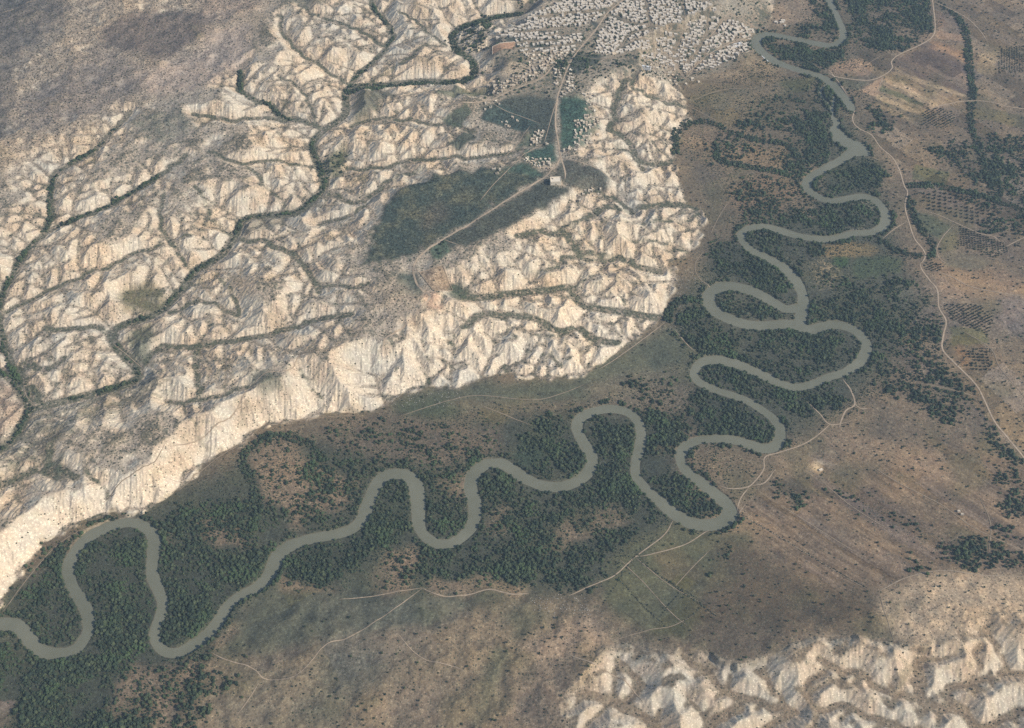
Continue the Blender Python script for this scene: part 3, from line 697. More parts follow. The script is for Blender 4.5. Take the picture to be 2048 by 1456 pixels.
parcels("1700,120 1790,60 2100,-60 2100,560 1830,420 1760,300", "1790,130 2048,290", 110, 36, .17)
parcels("1480,1000 1560,960 1700,900 1900,880 2100,960 2100,1150 1870,1142 1750,1190 1640,1180 1540,1110", "1500,990 1760,1165", 260, 22, .07)
parcels("1180,1190 1300,1070 1480,1080 1440,1200 1370,1290 1230,1270", "1270,1114 1400,1210", 130, 75, .07, 5)
parcels("1380,180 1560,160 1640,200 1560,320 1400,400 1370,300", "1380,205 1500,176", 90, 60, .10); parcels("1760,560 2100,540 2100,960 1960,860 1800,720", "1885,612 1940,660", 100, 60, .13)
parcels("500,1180 700,1195 900,1200 1000,1260 700,1400 480,1400", "653,1296 766,1238", 160, 90, .06)
n_gr = fnoise(70, 420, 1.2)
ol = (alb(97, 98, 82) - C) * (np.clip(.35 * n_gr + .06 * n_mid - .22, 0, .4) * (~U))[..., None]
C += ol
C *= 1 + (np.array([1.03, 1.0, .955], F32) - 1) * (~U)[..., None]
# tableland fields and village ground
DG = (77, 87, 82)
paint(FIELDS_UP[0][0], DG, 58, 4, 1, .75, 1.2); paint(FIELDS_UP[0][0], (104, 101, 86), 58, 4, .75, None, 1, n_mid * .7 + n_small * .35 - .8); paint('905,400 960,365 1000,355 1040,362 960,410', (92, 96, 84), 58, 5, .6); paint("840,430 880,400 900,430 850,460", (118, 105, 92), 58, 8, .5); paint("900,395 950,370 960,385 910,410", (116, 110, 90), 58, 8, .45)
paint("882,482 940,451 1028,394 1092,356 1140,378 1060,432 980,472 905,494", (84, 88, 83), 58, 4, 1, .7, .6)
paint(FIELDS_UP[2][0], (82, 88, 84), 58, 3, 1, .6, .3); paint(FIELDS_UP[3][0], (76, 95, 85), 58, 2, 1, .1, .3); paint("1050,300 1112,285 1114,320 1060,335", (78, 97, 88), 58, 3, 1, .15, .4)
paint("970,222 1000,205 1080,245 1045,262 960,238", (78, 90, 86), 58, 2, 1, .6, .3); paint("1130,315 1220,340 1215,365 1140,375 1100,352", (86, 89, 84), 58, 3, .9, .6, .4); paint("1060,262 1085,256 1075,290 1035,292", (80, 94, 84), 58, 3, .9, .2, .4)
paint("880,232 930,212 950,225 910,252", (88, 97, 86), 55, 2, .9, .2, .3); paint("890,285 940,262 955,275 915,295", (76, 86, 80), 55, 2, .9, .4, .3); paint("995,335 1050,325 1090,350 1060,352", (76, 94, 86), 58, 3, .9, .3, .3)
paint("865,180 1000,172 990,195 930,202 870,195", (92, 100, 86), 40, 4, .8, .3); paint("700,200 750,180 780,185 760,225 710,245", (86, 92, 84), 22, 5, .8, .4); paint("1130,182 1175,190 1200,240 1165,285 1125,300", (78, 96, 86), 58, 3, .8, .1, .4)
paint("852,498 890,478 905,500 875,520", (80, 97, 84), 58, 2, .9, .15, .3); paint("838,543 885,530 905,566 868,583", (150, 132, 113), 58, 1.2, 1, .03, .1); paint("790,545 830,540 850,590 800,595", (88, 97, 88), 58, 4, .9, .3, .5); paint("905,560 935,575 940,600 900,590", (84, 95, 82), 50, 4, .8, .3)
paint("740,585 790,560 850,590 830,640 760,660", (176, 158, 137), 56, 8, .5); paint("845,585 870,590 880,610 855,615", (196, 165, 140), 57, 3, .8, .05)
paint("500,745 550,735 565,765 530,780 500,770", (92, 98, 88), 52, 5, .7); paint("240,590 300,570 335,585 315,620 250,625", (118, 113, 92), 10, 5, .8, .2); paint("255,670 300,655 312,700 290,735 265,700", (98, 102, 88), 10, 5, .8, .4)
paint("60,830 200,790 330,740 350,790 240,830 100,900 0,960 -60,960 -60,920", (115, 113, 101), 12, 8, .75, .5, tex=grain + .6); paint("645,330 680,290 700,300 670,370", (104, 107, 88), 15, 5, .8, .3); paint("90,920 125,900 130,950 150,965 100,950", (84, 94, 86), 25, 4, .8)
paint("-60,770 20,765 50,820 20,860 -60,880", (150, 130, 115), 8, 6, .6, .5); paint("590,420 650,380 640,410 520,470 480,480 490,445", (112, 110, 98), 14, 5, .6, .3)
paint(VILLAGE, (154, 141, 122), 55, 6, .8, .3)
paint("1320,95 1440,45 1530,20 1540,45 1500,85 1400,130 1340,140", (150, 135, 117), 25, 10, .8, .4)
paint(VILLAGE, (80, 88, 84), 55, 6, .8, None, 1, n_small * .8 + n_mid * .8 - .7); paint("1000,130 1060,125 1060,150 1010,155", (200, 178, 150), 55, 4, .6)
for s in ("1135,30 1170,28 1165,40 1130,40", "1225,32 1250,35 1245,52 1215,48", "1255,22 1290,28 1285,40 1250,36", "1015,75 1040,72 1040,85 1010,85", "1060,85 1100,85 1095,98 1060,96", "1140,112 1200,108 1195,130 1150,150 1130,140", "1080,65 1095,62 1092,78 1080,76",
          "1390,40 1410,45 1400,60 1385,55", "1450,30 1470,35 1460,48", "1180,45 1200,48 1190,58", "1060,140 1095,130 1085,150", "1130,70 1155,65 1150,80", "1350,15 1380,22 1370,35", "1420,70 1440,68 1445,80"):
    paint(s, (78, 88, 86), 56, 2.5, .85, .7, .6)
paint("985,88 1030,85 1030,98 985,102", (178, 144, 120), 56, 1.5, .9, .05, .3); paint("1030,0 1110,-10 1070,25 1030,25", (126, 117, 104), 40, 3, .9, .2)
# leaf litter and grass under the woods
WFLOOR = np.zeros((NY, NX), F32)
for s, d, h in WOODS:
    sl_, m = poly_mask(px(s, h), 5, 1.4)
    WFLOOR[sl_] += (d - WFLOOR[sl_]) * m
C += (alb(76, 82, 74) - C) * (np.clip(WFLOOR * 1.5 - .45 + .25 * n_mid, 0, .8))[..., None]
fm = blur(FLAT * (1 - full_mask(VILLAGE, 6, .3)), 3, 2)
C *= (1 + fm * np.clip(.16 * n_fine + .12 * n_small, -.4, .5))[..., None]
# weathering and grass in patches
v = 1 + .07 * n_mid + .08 * n_small + .09 * n_fine + .05 * n_big
v = 1 + (v - 1) * (1 - .55 * steepb * U)
C *= v[..., None]
C *= (1 + np.stack([.02 * n_mid + .015 * n_big, .008 * n_small, -.025 * n_mid - .02 * n_big], -1)).astype(F32)
mud = (1 - ss(0, 2.2, WD))[..., None] * .7
C += (alb(116, 108, 95) - C) * mud
np.clip(C, .015, .75, out=C)

# ------------------------------------------------------------------ materials


def mat(name):
    m = bpy.data.materials.new(name)
    m.use_nodes = True
    nt = m.node_tree
    return m, nt, nt.nodes['Principled BSDF']


def nd(nt, kind, **kw):
    n = nt.nodes.new(kind)
    for k, v_ in kw.items():
        if k in n.inputs:
            n.inputs[k].default_value = v_
        else:
            setattr(n, k, v_)
    return n


def land_material():
    m, nt, b = mat('land')
    L = nt.links.new
    at = nd(nt, 'ShaderNodeAttribute', attribute_name='cover')
    sc_ = nd(nt, 'ShaderNodeAttribute', attribute_name='scrub')
    geo = nd(nt, 'ShaderNodeNewGeometry')
    n1 = nd(nt, 'ShaderNodeTexNoise', Scale=.16, Detail=5.0, Roughness=.75)
    L(geo.outputs['Position'], n1.inputs['Vector'])
    mr = nd(nt, 'ShaderNodeMapRange')
    mr.inputs['From Min'].default_value = .3; mr.inputs['From Max'].default_value = .7
    mr.inputs['To Min'].default_value = .80; mr.inputs['To Max'].default_value = 1.20
    L(n1.outputs['Fac'], mr.inputs['Value'])
    mul = nd(nt, 'ShaderNodeMix', data_type='RGBA', blend_type='MULTIPLY')
    mul.inputs['Factor'].default_value = 1
    L(at.outputs['Color'], mul.inputs['A']); L(mr.outputs['Result'], mul.inputs['B'])
    # low bushes as dark dots where there is scrub
    vo = nd(nt, 'ShaderNodeTexVoronoi', Scale=.24, Randomness=1.0)
    L(geo.outputs['Position'], vo.inputs['Vector'])
    hs = nd(nt, 'ShaderNodeSeparateColor'); L(vo.outputs['Color'], hs.inputs['Color'])
    lt = nd(nt, 'ShaderNodeMath', operation='LESS_THAN'); L(hs.outputs['Red'], lt.inputs[0]); L(sc_.outputs['Fac'], lt.inputs[1])
    ra = nd(nt, 'ShaderNodeMapRange'); ra.inputs['From Min'].default_value = .50; ra.inputs['From Max'].default_value = .26
    L(vo.outputs['Distance'], ra.inputs['Value'])
    mm = nd(nt, 'ShaderNodeMath', operation='MULTIPLY'); L(lt.outputs[0], mm.inputs[0]); L(ra.outputs['Result'], mm.inputs[1])
    m2 = nd(nt, 'ShaderNodeMath', operation='MULTIPLY'); L(mm.outputs[0], m2.inputs[0]); m2.inputs[1].default_value = .8
    mix = nd(nt, 'ShaderNodeMix', data_type='RGBA')
    L(m2.outputs[0], mix.inputs['Factor']); L(mul.outputs['Result'], mix.inputs['A']); mix.inputs['B'].default_value = (.062, .066, .045, 1)
    # dry pale tufts between them
    vo2 = nd(nt, 'ShaderNodeTexVoronoi', Scale=.33, Randomness=1.0); L(geo.outputs['Position'], vo2.inputs['Vector'])
    h2 = nd(nt, 'ShaderNodeSeparateColor'); L(vo2.outputs['Color'], h2.inputs['Color'])
    l2 = nd(nt, 'ShaderNodeMath', operation='LESS_THAN'); L(h2.outputs['Green'], l2.inputs[0]); l2.inputs[1].default_value = .3
    r2 = nd(nt, 'ShaderNodeMapRange'); r2.inputs['From Min'].default_value = .55; r2.inputs['From Max'].default_value = .2; r2.inputs['To Max'].default_value = .55
    L(vo2.outputs['Distance'], r2.inputs['Value'])
    p2 = nd(nt, 'ShaderNodeMath', operation='MULTIPLY'); L(l2.outputs[0], p2.inputs[0]); L(r2.outputs['Result'], p2.inputs[1])
    p3 = nd(nt, 'ShaderNodeMath', operation='ADD'); L(p2.outputs[0], p3.inputs[0]); p3.inputs[1].default_value = .96
    mx3 = nd(nt, 'ShaderNodeMix', data_type='RGBA', blend_type='MULTIPLY'); mx3.inputs['Factor'].default_value = 1
    L(mix.outputs['Result'], mx3.inputs['A']); L(p3.outputs[0], mx3.inputs['B'])
    L(mx3.outputs['Result'], b.inputs['Base Color'])
    b.inputs['Roughness'].default_value = 1; b.inputs['Specular IOR Level'].default_value = .1
    return m


def noisy_material(name, c1, c2, scale, rough=.95, spec=.15, tint=False):
    m, nt, b = mat(name)
    L = nt.links.new
    geo = nd(nt, 'ShaderNodeNewGeometry')
    n1 = nd(nt, 'ShaderNodeTexNoise', Scale=scale, Detail=4.0, Roughness=.7)
    L(geo.outputs['Position'], n1.inputs['Vector'])
    r = nd(nt, 'ShaderNodeValToRGB')
    r.color_ramp.elements[0].position = .3; r.color_ramp.elements[1].position = .7
    r.color_ramp.elements[0].color = (*c1, 1); r.color_ramp.elements[1].color = (*c2, 1)
    L(n1.outputs['Fac'], r.inputs['Fac'])
    out = r.outputs['Color']
    if tint:
        oi = nd(nt, 'ShaderNodeObjectInfo')
        mx = nd(nt, 'ShaderNodeMix', data_type='RGBA', blend_type='MULTIPLY')
        mx.inputs['Factor'].default_value = 1
        L(out, mx.inputs['A']); L(oi.outputs['Color'], mx.inputs['B'])
        out = mx.outputs['Result']
    L(out, b.inputs['Base Color'])
    b.inputs['Roughness'].default_value = rough; b.inputs['Specular IOR Level'].default_value = spec
    return m


def leaf_material(name, c1, c2, c3):
    m, nt, b = mat(name)
    L = nt.links.new
    oi = nd(nt, 'ShaderNodeObjectInfo')
    r = nd(nt, 'ShaderNodeValToRGB')
    e = r.color_ramp.elements
    e[0].position = 0; e[0].color = (*c1, 1); e[1].position = 1; e[1].color = (*c3, 1)
    k = e.new(.6); k.color = (*c2, 1)
    L(oi.outputs['Random'], r.inputs['Fac'])
    geo = nd(nt, 'ShaderNodeNewGeometry')
    n1 = nd(nt, 'ShaderNodeTexNoise', Scale=.9, Detail=2.0)
    L(geo.outputs['Position'], n1.inputs['Vector'])
    mr = nd(nt, 'ShaderNodeMapRange'); mr.inputs['To Min'].default_value = .6; mr.inputs['To Max'].default_value = 1.4
    L(n1.outputs['Fac'], mr.inputs['Value'])
    mx = nd(nt, 'ShaderNodeMix', data_type='RGBA', blend_type='MULTIPLY'); mx.inputs['Factor'].default_value = 1
    L(r.outputs['Color'], mx.inputs['A']); L(mr.outputs['Result'], mx.inputs['B'])
    L(mx.outputs['Result'], b.inputs['Base Color'])
    n3 = nd(nt, 'ShaderNodeTexNoise', Scale=.018, Detail=3.0); L(geo.outputs['Position'], n3.inputs['Vector'])
    m3 = nd(nt, 'ShaderNodeMapRange'); m3.inputs['From Min'].default_value = .52; m3.inputs['From Max'].default_value = .68; m3.inputs['To Max'].default_value = .75
    L(n3.outputs['Fac'], m3.inputs['Value'])
    m4 = nd(nt, 'ShaderNodeMix', data_type='RGBA'); L(m3.outputs['Result'], m4.inputs['Factor']); L(mx.outputs['Result'], m4.inputs['A'])
    m4.inputs['B'].default_value = (c3[0] * .85, c3[1] * 1.08, c3[2] * .9, 1)
    L(m4.outputs['Result'], b.inputs['Base Color'])
    b.inputs['Roughness'].default_value = .9; b.inputs['Specular IOR Level'].default_value = .15
    return m


M_LAND = land_material()
M_ROAD = noisy_material('pale_dirt', tuple(alb(158, 140, 120)), tuple(alb(194, 174, 150)), .12)
M_TRACK = noisy_material('trodden_earth', tuple(alb(150, 133, 115)), tuple(alb(184, 165, 142)), .15)
M_FOOT = noisy_material('faint_path', tuple(alb(134, 121, 105)), tuple(alb(166, 149, 128)), .1)
M_WATER = noisy_material('muddy_water', tuple(alb(112, 113, 99)), tuple(alb(130, 129, 113)), .007, .22, .35)
M_WALL = noisy_material('lime_plaster', (.52, .44, .34), (.68, .60, .48), .25, .95, .1, True)
M_ROOF = noisy_material('mud_roof', (.52, .44, .34), (.68, .60, .48), .3, 1, .1, True)
M_DARK = noisy_material('dark_opening', (.03, .028, .025), (.05, .045, .04), .5)
M_STONE = noisy_material('fort_stone', (.64, .54, .40), (.76, .65, .49), .12, .95, .1)
M_TREE = leaf_material('riverside_leaves', (.028, .040, .026), (.048, .064, .036), (.085, .10, .05))
M_OLIVE = leaf_material('olive_leaves', (.028, .036, .026), (.040, .048, .032), (.060, .068, .042))
M_SCRUB = leaf_material('scrub_leaves', (.035, .040, .028), (.060, .064, .042), (.10, .10, .07))
M_BUSH = leaf_material('bush_leaves', (.034, .044, .032), (.055, .068, .044), (.090, .098, .060))
M_BARK = noisy_material('bark', (.09, .07, .055), (.15, .12, .09), 2.0)
M_ROCK = noisy_material('pale_rock', (.36, .32, .27), (.48, .44, .37), .8)


# ------------------------------------------------------------------ mesh helpers
def link(name, me, m=None, parent=None, **props):
    o = bpy.data.objects.new(name, me)
    col.objects.link(o)
    if m is not None and me is not None:
        for q in (m if isinstance(m, (list, tuple)) else [m]):
            me.materials.append(q)
    if parent is not None:
        o.parent = parent
    for k, v_ in props.items():
        o[k] = v_
    return o


def np_mesh(name, co, quads, shade=True):
    me = bpy.data.meshes.new(name)
    n, q = len(co), len(quads)
    me.vertices.add(n)
    me.vertices.foreach_set('co', np.ascontiguousarray(co, F32).ravel())
    me.loops.add(q * 4)
    me.loops.foreach_set('vertex_index', np.ascontiguousarray(quads, np.int32).ravel())
    me.polygons.add(q)
    me.polygons.foreach_set('loop_start', np.arange(0, q * 4, 4, dtype=np.int32))
    me.polygons.foreach_set('use_smooth', np.full(q, shade, bool))
    me.update(calc_edges=True)
    return me


def grid_mesh(name, cells, Z, attrs=True):
    """mesh of the grid cells marked in cells (NY-1, NX-1)"""
    ci, cj = np.nonzero(cells)
    q = np.stack([ci * NX + cj, ci * NX + cj + 1, (ci + 1) * NX + cj + 1, (ci + 1) * NX + cj], -1)
    used, inv = np.unique(q, return_inverse=True)
    inv = inv.reshape(q.shape)
    i, j = used // NX, used % NX
    co = np.stack([xs[j], ys[i], Z[i, j]], -1)
    me = np_mesh(name, co, inv)
    if attrs:
        a = me.attributes.new('cover', 'FLOAT_COLOR', 'POINT')
        a.data.foreach_set('color', np.concatenate([C[i, j], np.ones((len(used), 1), F32)], -1).astype(F32).ravel())
        a = me.attributes.new('scrub', 'FLOAT', 'POINT')
        a.data.foreach_set('value', SC[i, j].astype(F32))
    return me


print('terrain')
vis = np.abs(X) < 0.62 * (Y * cp + HC * sp) * .72 + 160   # what a step aside could still see
cellv = vis[:-1, :-1]
cellu = (U[:-1, :-1] & U[1:, 1:])
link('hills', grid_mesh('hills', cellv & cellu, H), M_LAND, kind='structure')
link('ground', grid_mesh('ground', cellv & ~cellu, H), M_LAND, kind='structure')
wc = (WD < 5)[:-1, :-1] & cellv
link('river', grid_mesh('river', wc, np.full((NY, NX), -.75, F32), False), M_WATER, kind='structure')
# surrounding plain out to the horizon, below the detailed ground
ext = 30000.0
x0, x1, y0, y1 = X0 + 20, -X0 - 20, Y0 + 20, Y0 + NY * DX - 20
co = [(-ext, -ext, -6), (ext, -ext, -6), (ext, ext, -6), (-ext, ext, -6), (-ext, y0, -6), (ext, y0, -6), (ext, y1, -6), (-ext, y1, -6)]
me = np_mesh('plain', np.array([(-ext, -ext, -6), (ext, -ext, -6), (ext, ext, -6), (-ext, ext, -6)], F32), np.array([[0, 1, 2, 3]]), False)
link('plain', me, noisy_material('far_plain', tuple(alb(128, 118, 104)), tuple(alb(150, 135, 118)), .004), kind='structure')

# ------------------------------------------------------------------ roads
print('roads')
RP = []
for n_r, (nm, w, h, s) in enumerate(ROADS):
    p = smooth(px(s, h), 3.0)
    p = p[(np.abs(p[:, 0]) < -X0 - 10) & (p[:, 1] > Y0 + 5) & (p[:, 1] < Y0 + NY * DX - 10)]
    if len(p) < 3:
        continue
    w *= .66
    RP.append((p, w))
    d = np.gradient(p, axis=0); d /= np.hypot(d[:, 0], d[:, 1])[:, None] + 1e-9
    nrm = np.stack([-d[:, 1], d[:, 0]], -1)
    tap = np.minimum(1, .25 + np.minimum(np.arange(len(p)), np.arange(len(p))[::-1]) * .1)
    wob = w * tap * (.86 + .22 * np.interp(np.arange(len(p)), np.arange(0, len(p) + 8, 8), rng.random(len(range(0, len(p) + 8, 8)))))
    nc = max(3, int(w / 1.5) + 1)
    offs = np.linspace(-.5, .5, nc)
    pts = p[:, None, :] + nrm[:, None, :] * (wob[:, None] * offs[None])[..., None]
    fl_ = pts.reshape(-1, 2)
    z = samp(H, fl_) + .30 + .004 * n_r
    co = np.c_[fl_, z]
    a = (np.arange(len(p) - 1)[:, None] * nc + np.arange(nc - 1)[None]).ravel()
    link(nm, np_mesh(nm, co, np.stack([a, a + nc, a + nc + 1, a + 1], -1)), {'dirt_road': M_ROAD, 'dirt_track': M_TRACK}.get(nm, M_FOOT), kind='structure')
ROADD = dist_lines([p for p, w in RP], 12)

# ------------------------------------------------------------------ trees
print('trees')
Wd = np.zeros((NY, NX), F32)
for s, d, h in WOODS:
    sl_, m = poly_mask(px(s, h), 5, 1.4)
    Wd[sl_] += (d - Wd[sl_]) * m
for s, d in OPEN:
    sl_, m = poly_mask(px(s), 4, 1.2)
    Wd[sl_] += (d - Wd[sl_]) * m
bank = (1 - ss(7, 15, WD)) * (WD > .5) * (~U)
Wd = np.maximum(Wd, bank * np.clip(.62 + .3 * n_mid, 0, .95))
FR = dist_lines(FRINGE, 30)
Wd = np.maximum(Wd, (1 - ss(8, 13, FR + 2 * n_small)) * .97)
CRK = dist_lines(CREEKTREES, 30)
Wd = np.maximum(Wd, (1 - ss(2, 6.5, CRK + 2.2 * n_small)) * np.clip(.72 + .35 * n_mid, .15, .95))


Wd = np.maximum(Wd, full_mask(VILLAGE, 3, .3) * .42 * ((n_small * .6 + n_mid * .5) < -.25))


def ico(sub):
    import bmesh
    bm = bmesh.new()
    bmesh.ops.create_icosphere(bm, subdivisions=sub, radius=1)
    return bm


def candidates(step):
    gx_ = np.arange(X0 + 5, -X0 - 5, step); gy_ = np.arange(Y0 + 5, Y0 + NY * DX - 5, step * .93)
    a, b = np.meshgrid(gx_, gy_)
    a = a + (np.arange(len(gy_)) % 2)[:, None] * step / 2
    p = np.stack([a.ravel(), b.ravel()], -1)
    p += rng.uniform(-.42, .42, p.shape) * step
    k = np.abs(p[:, 0]) < .62 * (p[:, 1] * cp + HC * sp) * .72 + 60
    return p[k]


def pick(A, p):
    return A[np.clip(((p[:, 1] - Y0) / DX + .5).astype(int), 0, NY - 1), np.clip(((p[:, 0] - X0) / DX + .5).astype(int), 0, NX - 1)]


p = candidates(4.1)
den = pick(Wd, p)
frd = pick(FR, p)
ok = (rng.random(len(p)) < np.where(frd < 9.5 + 2 * pick(n_small, p), .95, np.where(frd < 18, .3, 1) * np.clip(den * (1 + .30 * pick(n_small, p) + .38 * pick(n_mid, p)), 0, 1))) & (pick(WD, p) > .8) & (pick(ROADD, p) > 4.5)
wood, wden = p[ok], den[ok]
size = (1.05 + 2.4 * rng.random(len(wood)) ** 2.0) * (1 + .12 * pick(n_mid, wood))           # crown radius
# orchards
orch = []
for s, a_, b_, dirs, cs in ORCH:
    poly = px(s); q = px(dirs); d = q[1] - q[0]; d /= np.hypot(*d); e = np.array([-d[1], d[0]])
    c = poly.mean(0)
    for i in range(-60, 61):
        for j in range(-60, 61):
            pt = c + d * a_ * i + e * b_ * j
            x_, y_ = pt; ins = False
            for k in range(len(poly)):
                (xa, ya), (xb, yb) = poly[k], poly[(k + 1) % len(poly)]
                if (ya > y_) != (yb > y_) and x_ < (xb - xa) * (y_ - ya) / (yb - ya) + xa:
                    ins = not ins
            if ins and rng.random() > .06:
                orch.append((*(pt + rng.normal(0, .5, 2)), cs * rng.uniform(.8, 1.15) / 2, s))
op = np.array([o[:2] for o in orch]); osz = np.array([o[2] for o in orch])
# free-standing trees over the open valley floor and the slopes
p = candidates(15)
dl = np.where(pick(U, p), .0, np.clip(.13 + .10 * pick(n_mid, p) + .18 * (pick(X, p) > 700) * (pick(Y, p) > 1450), 0, .55)) * (pick(Wd, p) < .12)
dl = dl * np.clip(pick(SC, p) * 4, 0, 1)
ok = (rng.random(len(p)) < dl) & (pick(WD, p) > 6) & (pick(ROADD, p) > 5)
free = p[ok]; fsz = rng.uniform(1.3, 2.4, len(free))


def tree_parts(crown_mat, tall, seed, ragged):
    """crown of leaf clumps on a tapered forked trunk; unit crown radius"""
    import bmesh
    r = random.Random(seed)
    bm = bmesh.new()
    for k in range(26):
        while True:
            c = Vector((r.uniform(-1, 1), r.uniform(-1, 1), r.uniform(-.8, .9)))
            if .25 < c.length < .92:
                break
        rad = r.uniform(.24, .40)
        bmesh.ops.create_icosphere(bm, subdivisions=1, radius=rad)
        for v_ in bm.verts[-12:]:
            v_.co = v_.co * r.uniform(.7, 1.3) + Vector((c.x, c.y, c.z * .8 + tall))
    me = bpy.data.meshes.new('crown'); bm.to_mesh(me); bm.free()
    me.materials.append(crown_mat)
    bt = bmesh.new()
    def limb(a, b, ra, rb):
        ax = (b - a).normalized(); s1 = ax.orthogonal().normalized(); s2 = ax.cross(s1)
        ring = []
        for pnt, rr in ((a, ra), (b, rb)):
            ring.append([bt.verts.new(pnt + rr * (s1 * math.cos(t * math.pi / 3) + s2 * math.sin(t * math.pi / 3))) for t in range(6)])
        for t in range(6):
            bt.faces.new((ring[0][t], ring[0][(t + 1) % 6], ring[1][(t + 1) % 6], ring[1][t]))
    top = Vector((r.uniform(-.1, .1), r.uniform(-.1, .1), tall * .6))
    limb(Vector((0, 0, -.4)), top, .13, .09)
    for k in range(4):
        t = k * 1.57 + r.uniform(-.4, .4)
        limb(top, Vector((math.cos(t) * .55, math.sin(t) * .55, tall + r.uniform(0, .4))), .07, .025)
    mt = bpy.data.meshes.new('trunk'); bt.to_mesh(mt); bt.free()
    mt.materials.append(M_BARK)
    return me, mt


PROT = {'olive': [tree_parts(M_OLIVE, .95, 40 + k, .3) for k in range(5)], 'free': [tree_parts(M_TREE, 1.15, 60 + k, .3) for k in range(5)]}


def place_trees(name, kind, pts, sz, label_of, cat, group):
    z = samp(H, pts)
    for i in range(len(pts)):
        c, t = PROT[kind][i % 5]
        root = link(name, None)
        root.empty_display_size = .5
        root.location = (pts[i, 0], pts[i, 1], z[i] - .05)
        root.rotation_euler.z = random.uniform(0, 6.28)
        s = float(sz[i]); root.scale = (s * random.uniform(.9, 1.1), s * random.uniform(.9, 1.1), s * random.uniform(.9, 1.15))
        root['label'] = label_of(pts[i]); root['category'] = cat; root['group'] = group
        link('crown', c, None, root); link('trunk', t, None, root)


def image_of(p2, z=0.0):
    """photo position of ground points"""
    dx_, dy_, dz_ = p2[:, 0], p2[:, 1], z - HC
    f = dy_ * cp - dz_ * sp
    u_ = dy_ * sp + dz_ * cp
    return 1024 + FPX * dx_ / f, 728 - FPX * u_ / f


def largest(pts, sz, n):
    u, v_ = image_of(pts)
    inside = (u > 4) & (u < 2044) & (v_ > 4) & (v_ < 1452)
    depth = pts[:, 1] * cp + HC * sp
    o = np.argsort(-(sz / depth) * inside)
    keep = o[:n]
    keep = keep[inside[keep]]
    rest = np.setdiff1d(np.arange(len(pts)), keep)
    return keep, rest


ORL = {ORCH[0][0]: 'round olive tree of the widely spaced orchard beside the dark wooded creek', ORCH[1][0]: 'small olive tree in the dense orchard grid between pale dirt tracks',
       ORCH[2][0]: 'olive tree in the square orchard plot beside the winding dirt road', ORCH[3][0]: 'small orchard tree in the diamond shaped plot by the wooded stream',
       ORCH[4][0]: 'tiny orchard tree in straight rows at the far edge of the plain', ORCH[5][0]: 'olive tree in slanting rows above the bend of the dirt road', ORCH[6][0]: 'olive tree in the small plot at the road junction'}
kp, rs = largest(op, osz, 300)
lab = {tuple(op[i]): ORL[orch[i][3]] for i in range(len(orch))}
place_trees('olive_tree', 'olive', op[kp], osz[kp], lambda q: lab[tuple(q)], 'tree', 'olive trees planted in orchard rows')
kf, rf = largest(free, fsz, 300)


def free_label(q):
    u, v_ = image_of(np.array([q])); u, v_ = u[0], v_[0]
    big = 'dark bushy tree standing alone '
    if v_ > 1180 and u < 1200:
        return big + 'on the tan slope south of the river'
    if v_ > 1150:
        return big + 'on brown ground near the pale eroded hills of the corner'
    if u > 1450:
        return big + 'among the striped brown fields east of the river'
    if u > 1180:
        return big + 'on the green meadow below the last river bends'
    return big + 'on the valley floor between cliff and river'


place_trees('tree', 'free', free[kf], fsz[kf], free_label, 'tree', 'free-standing trees on open ground')


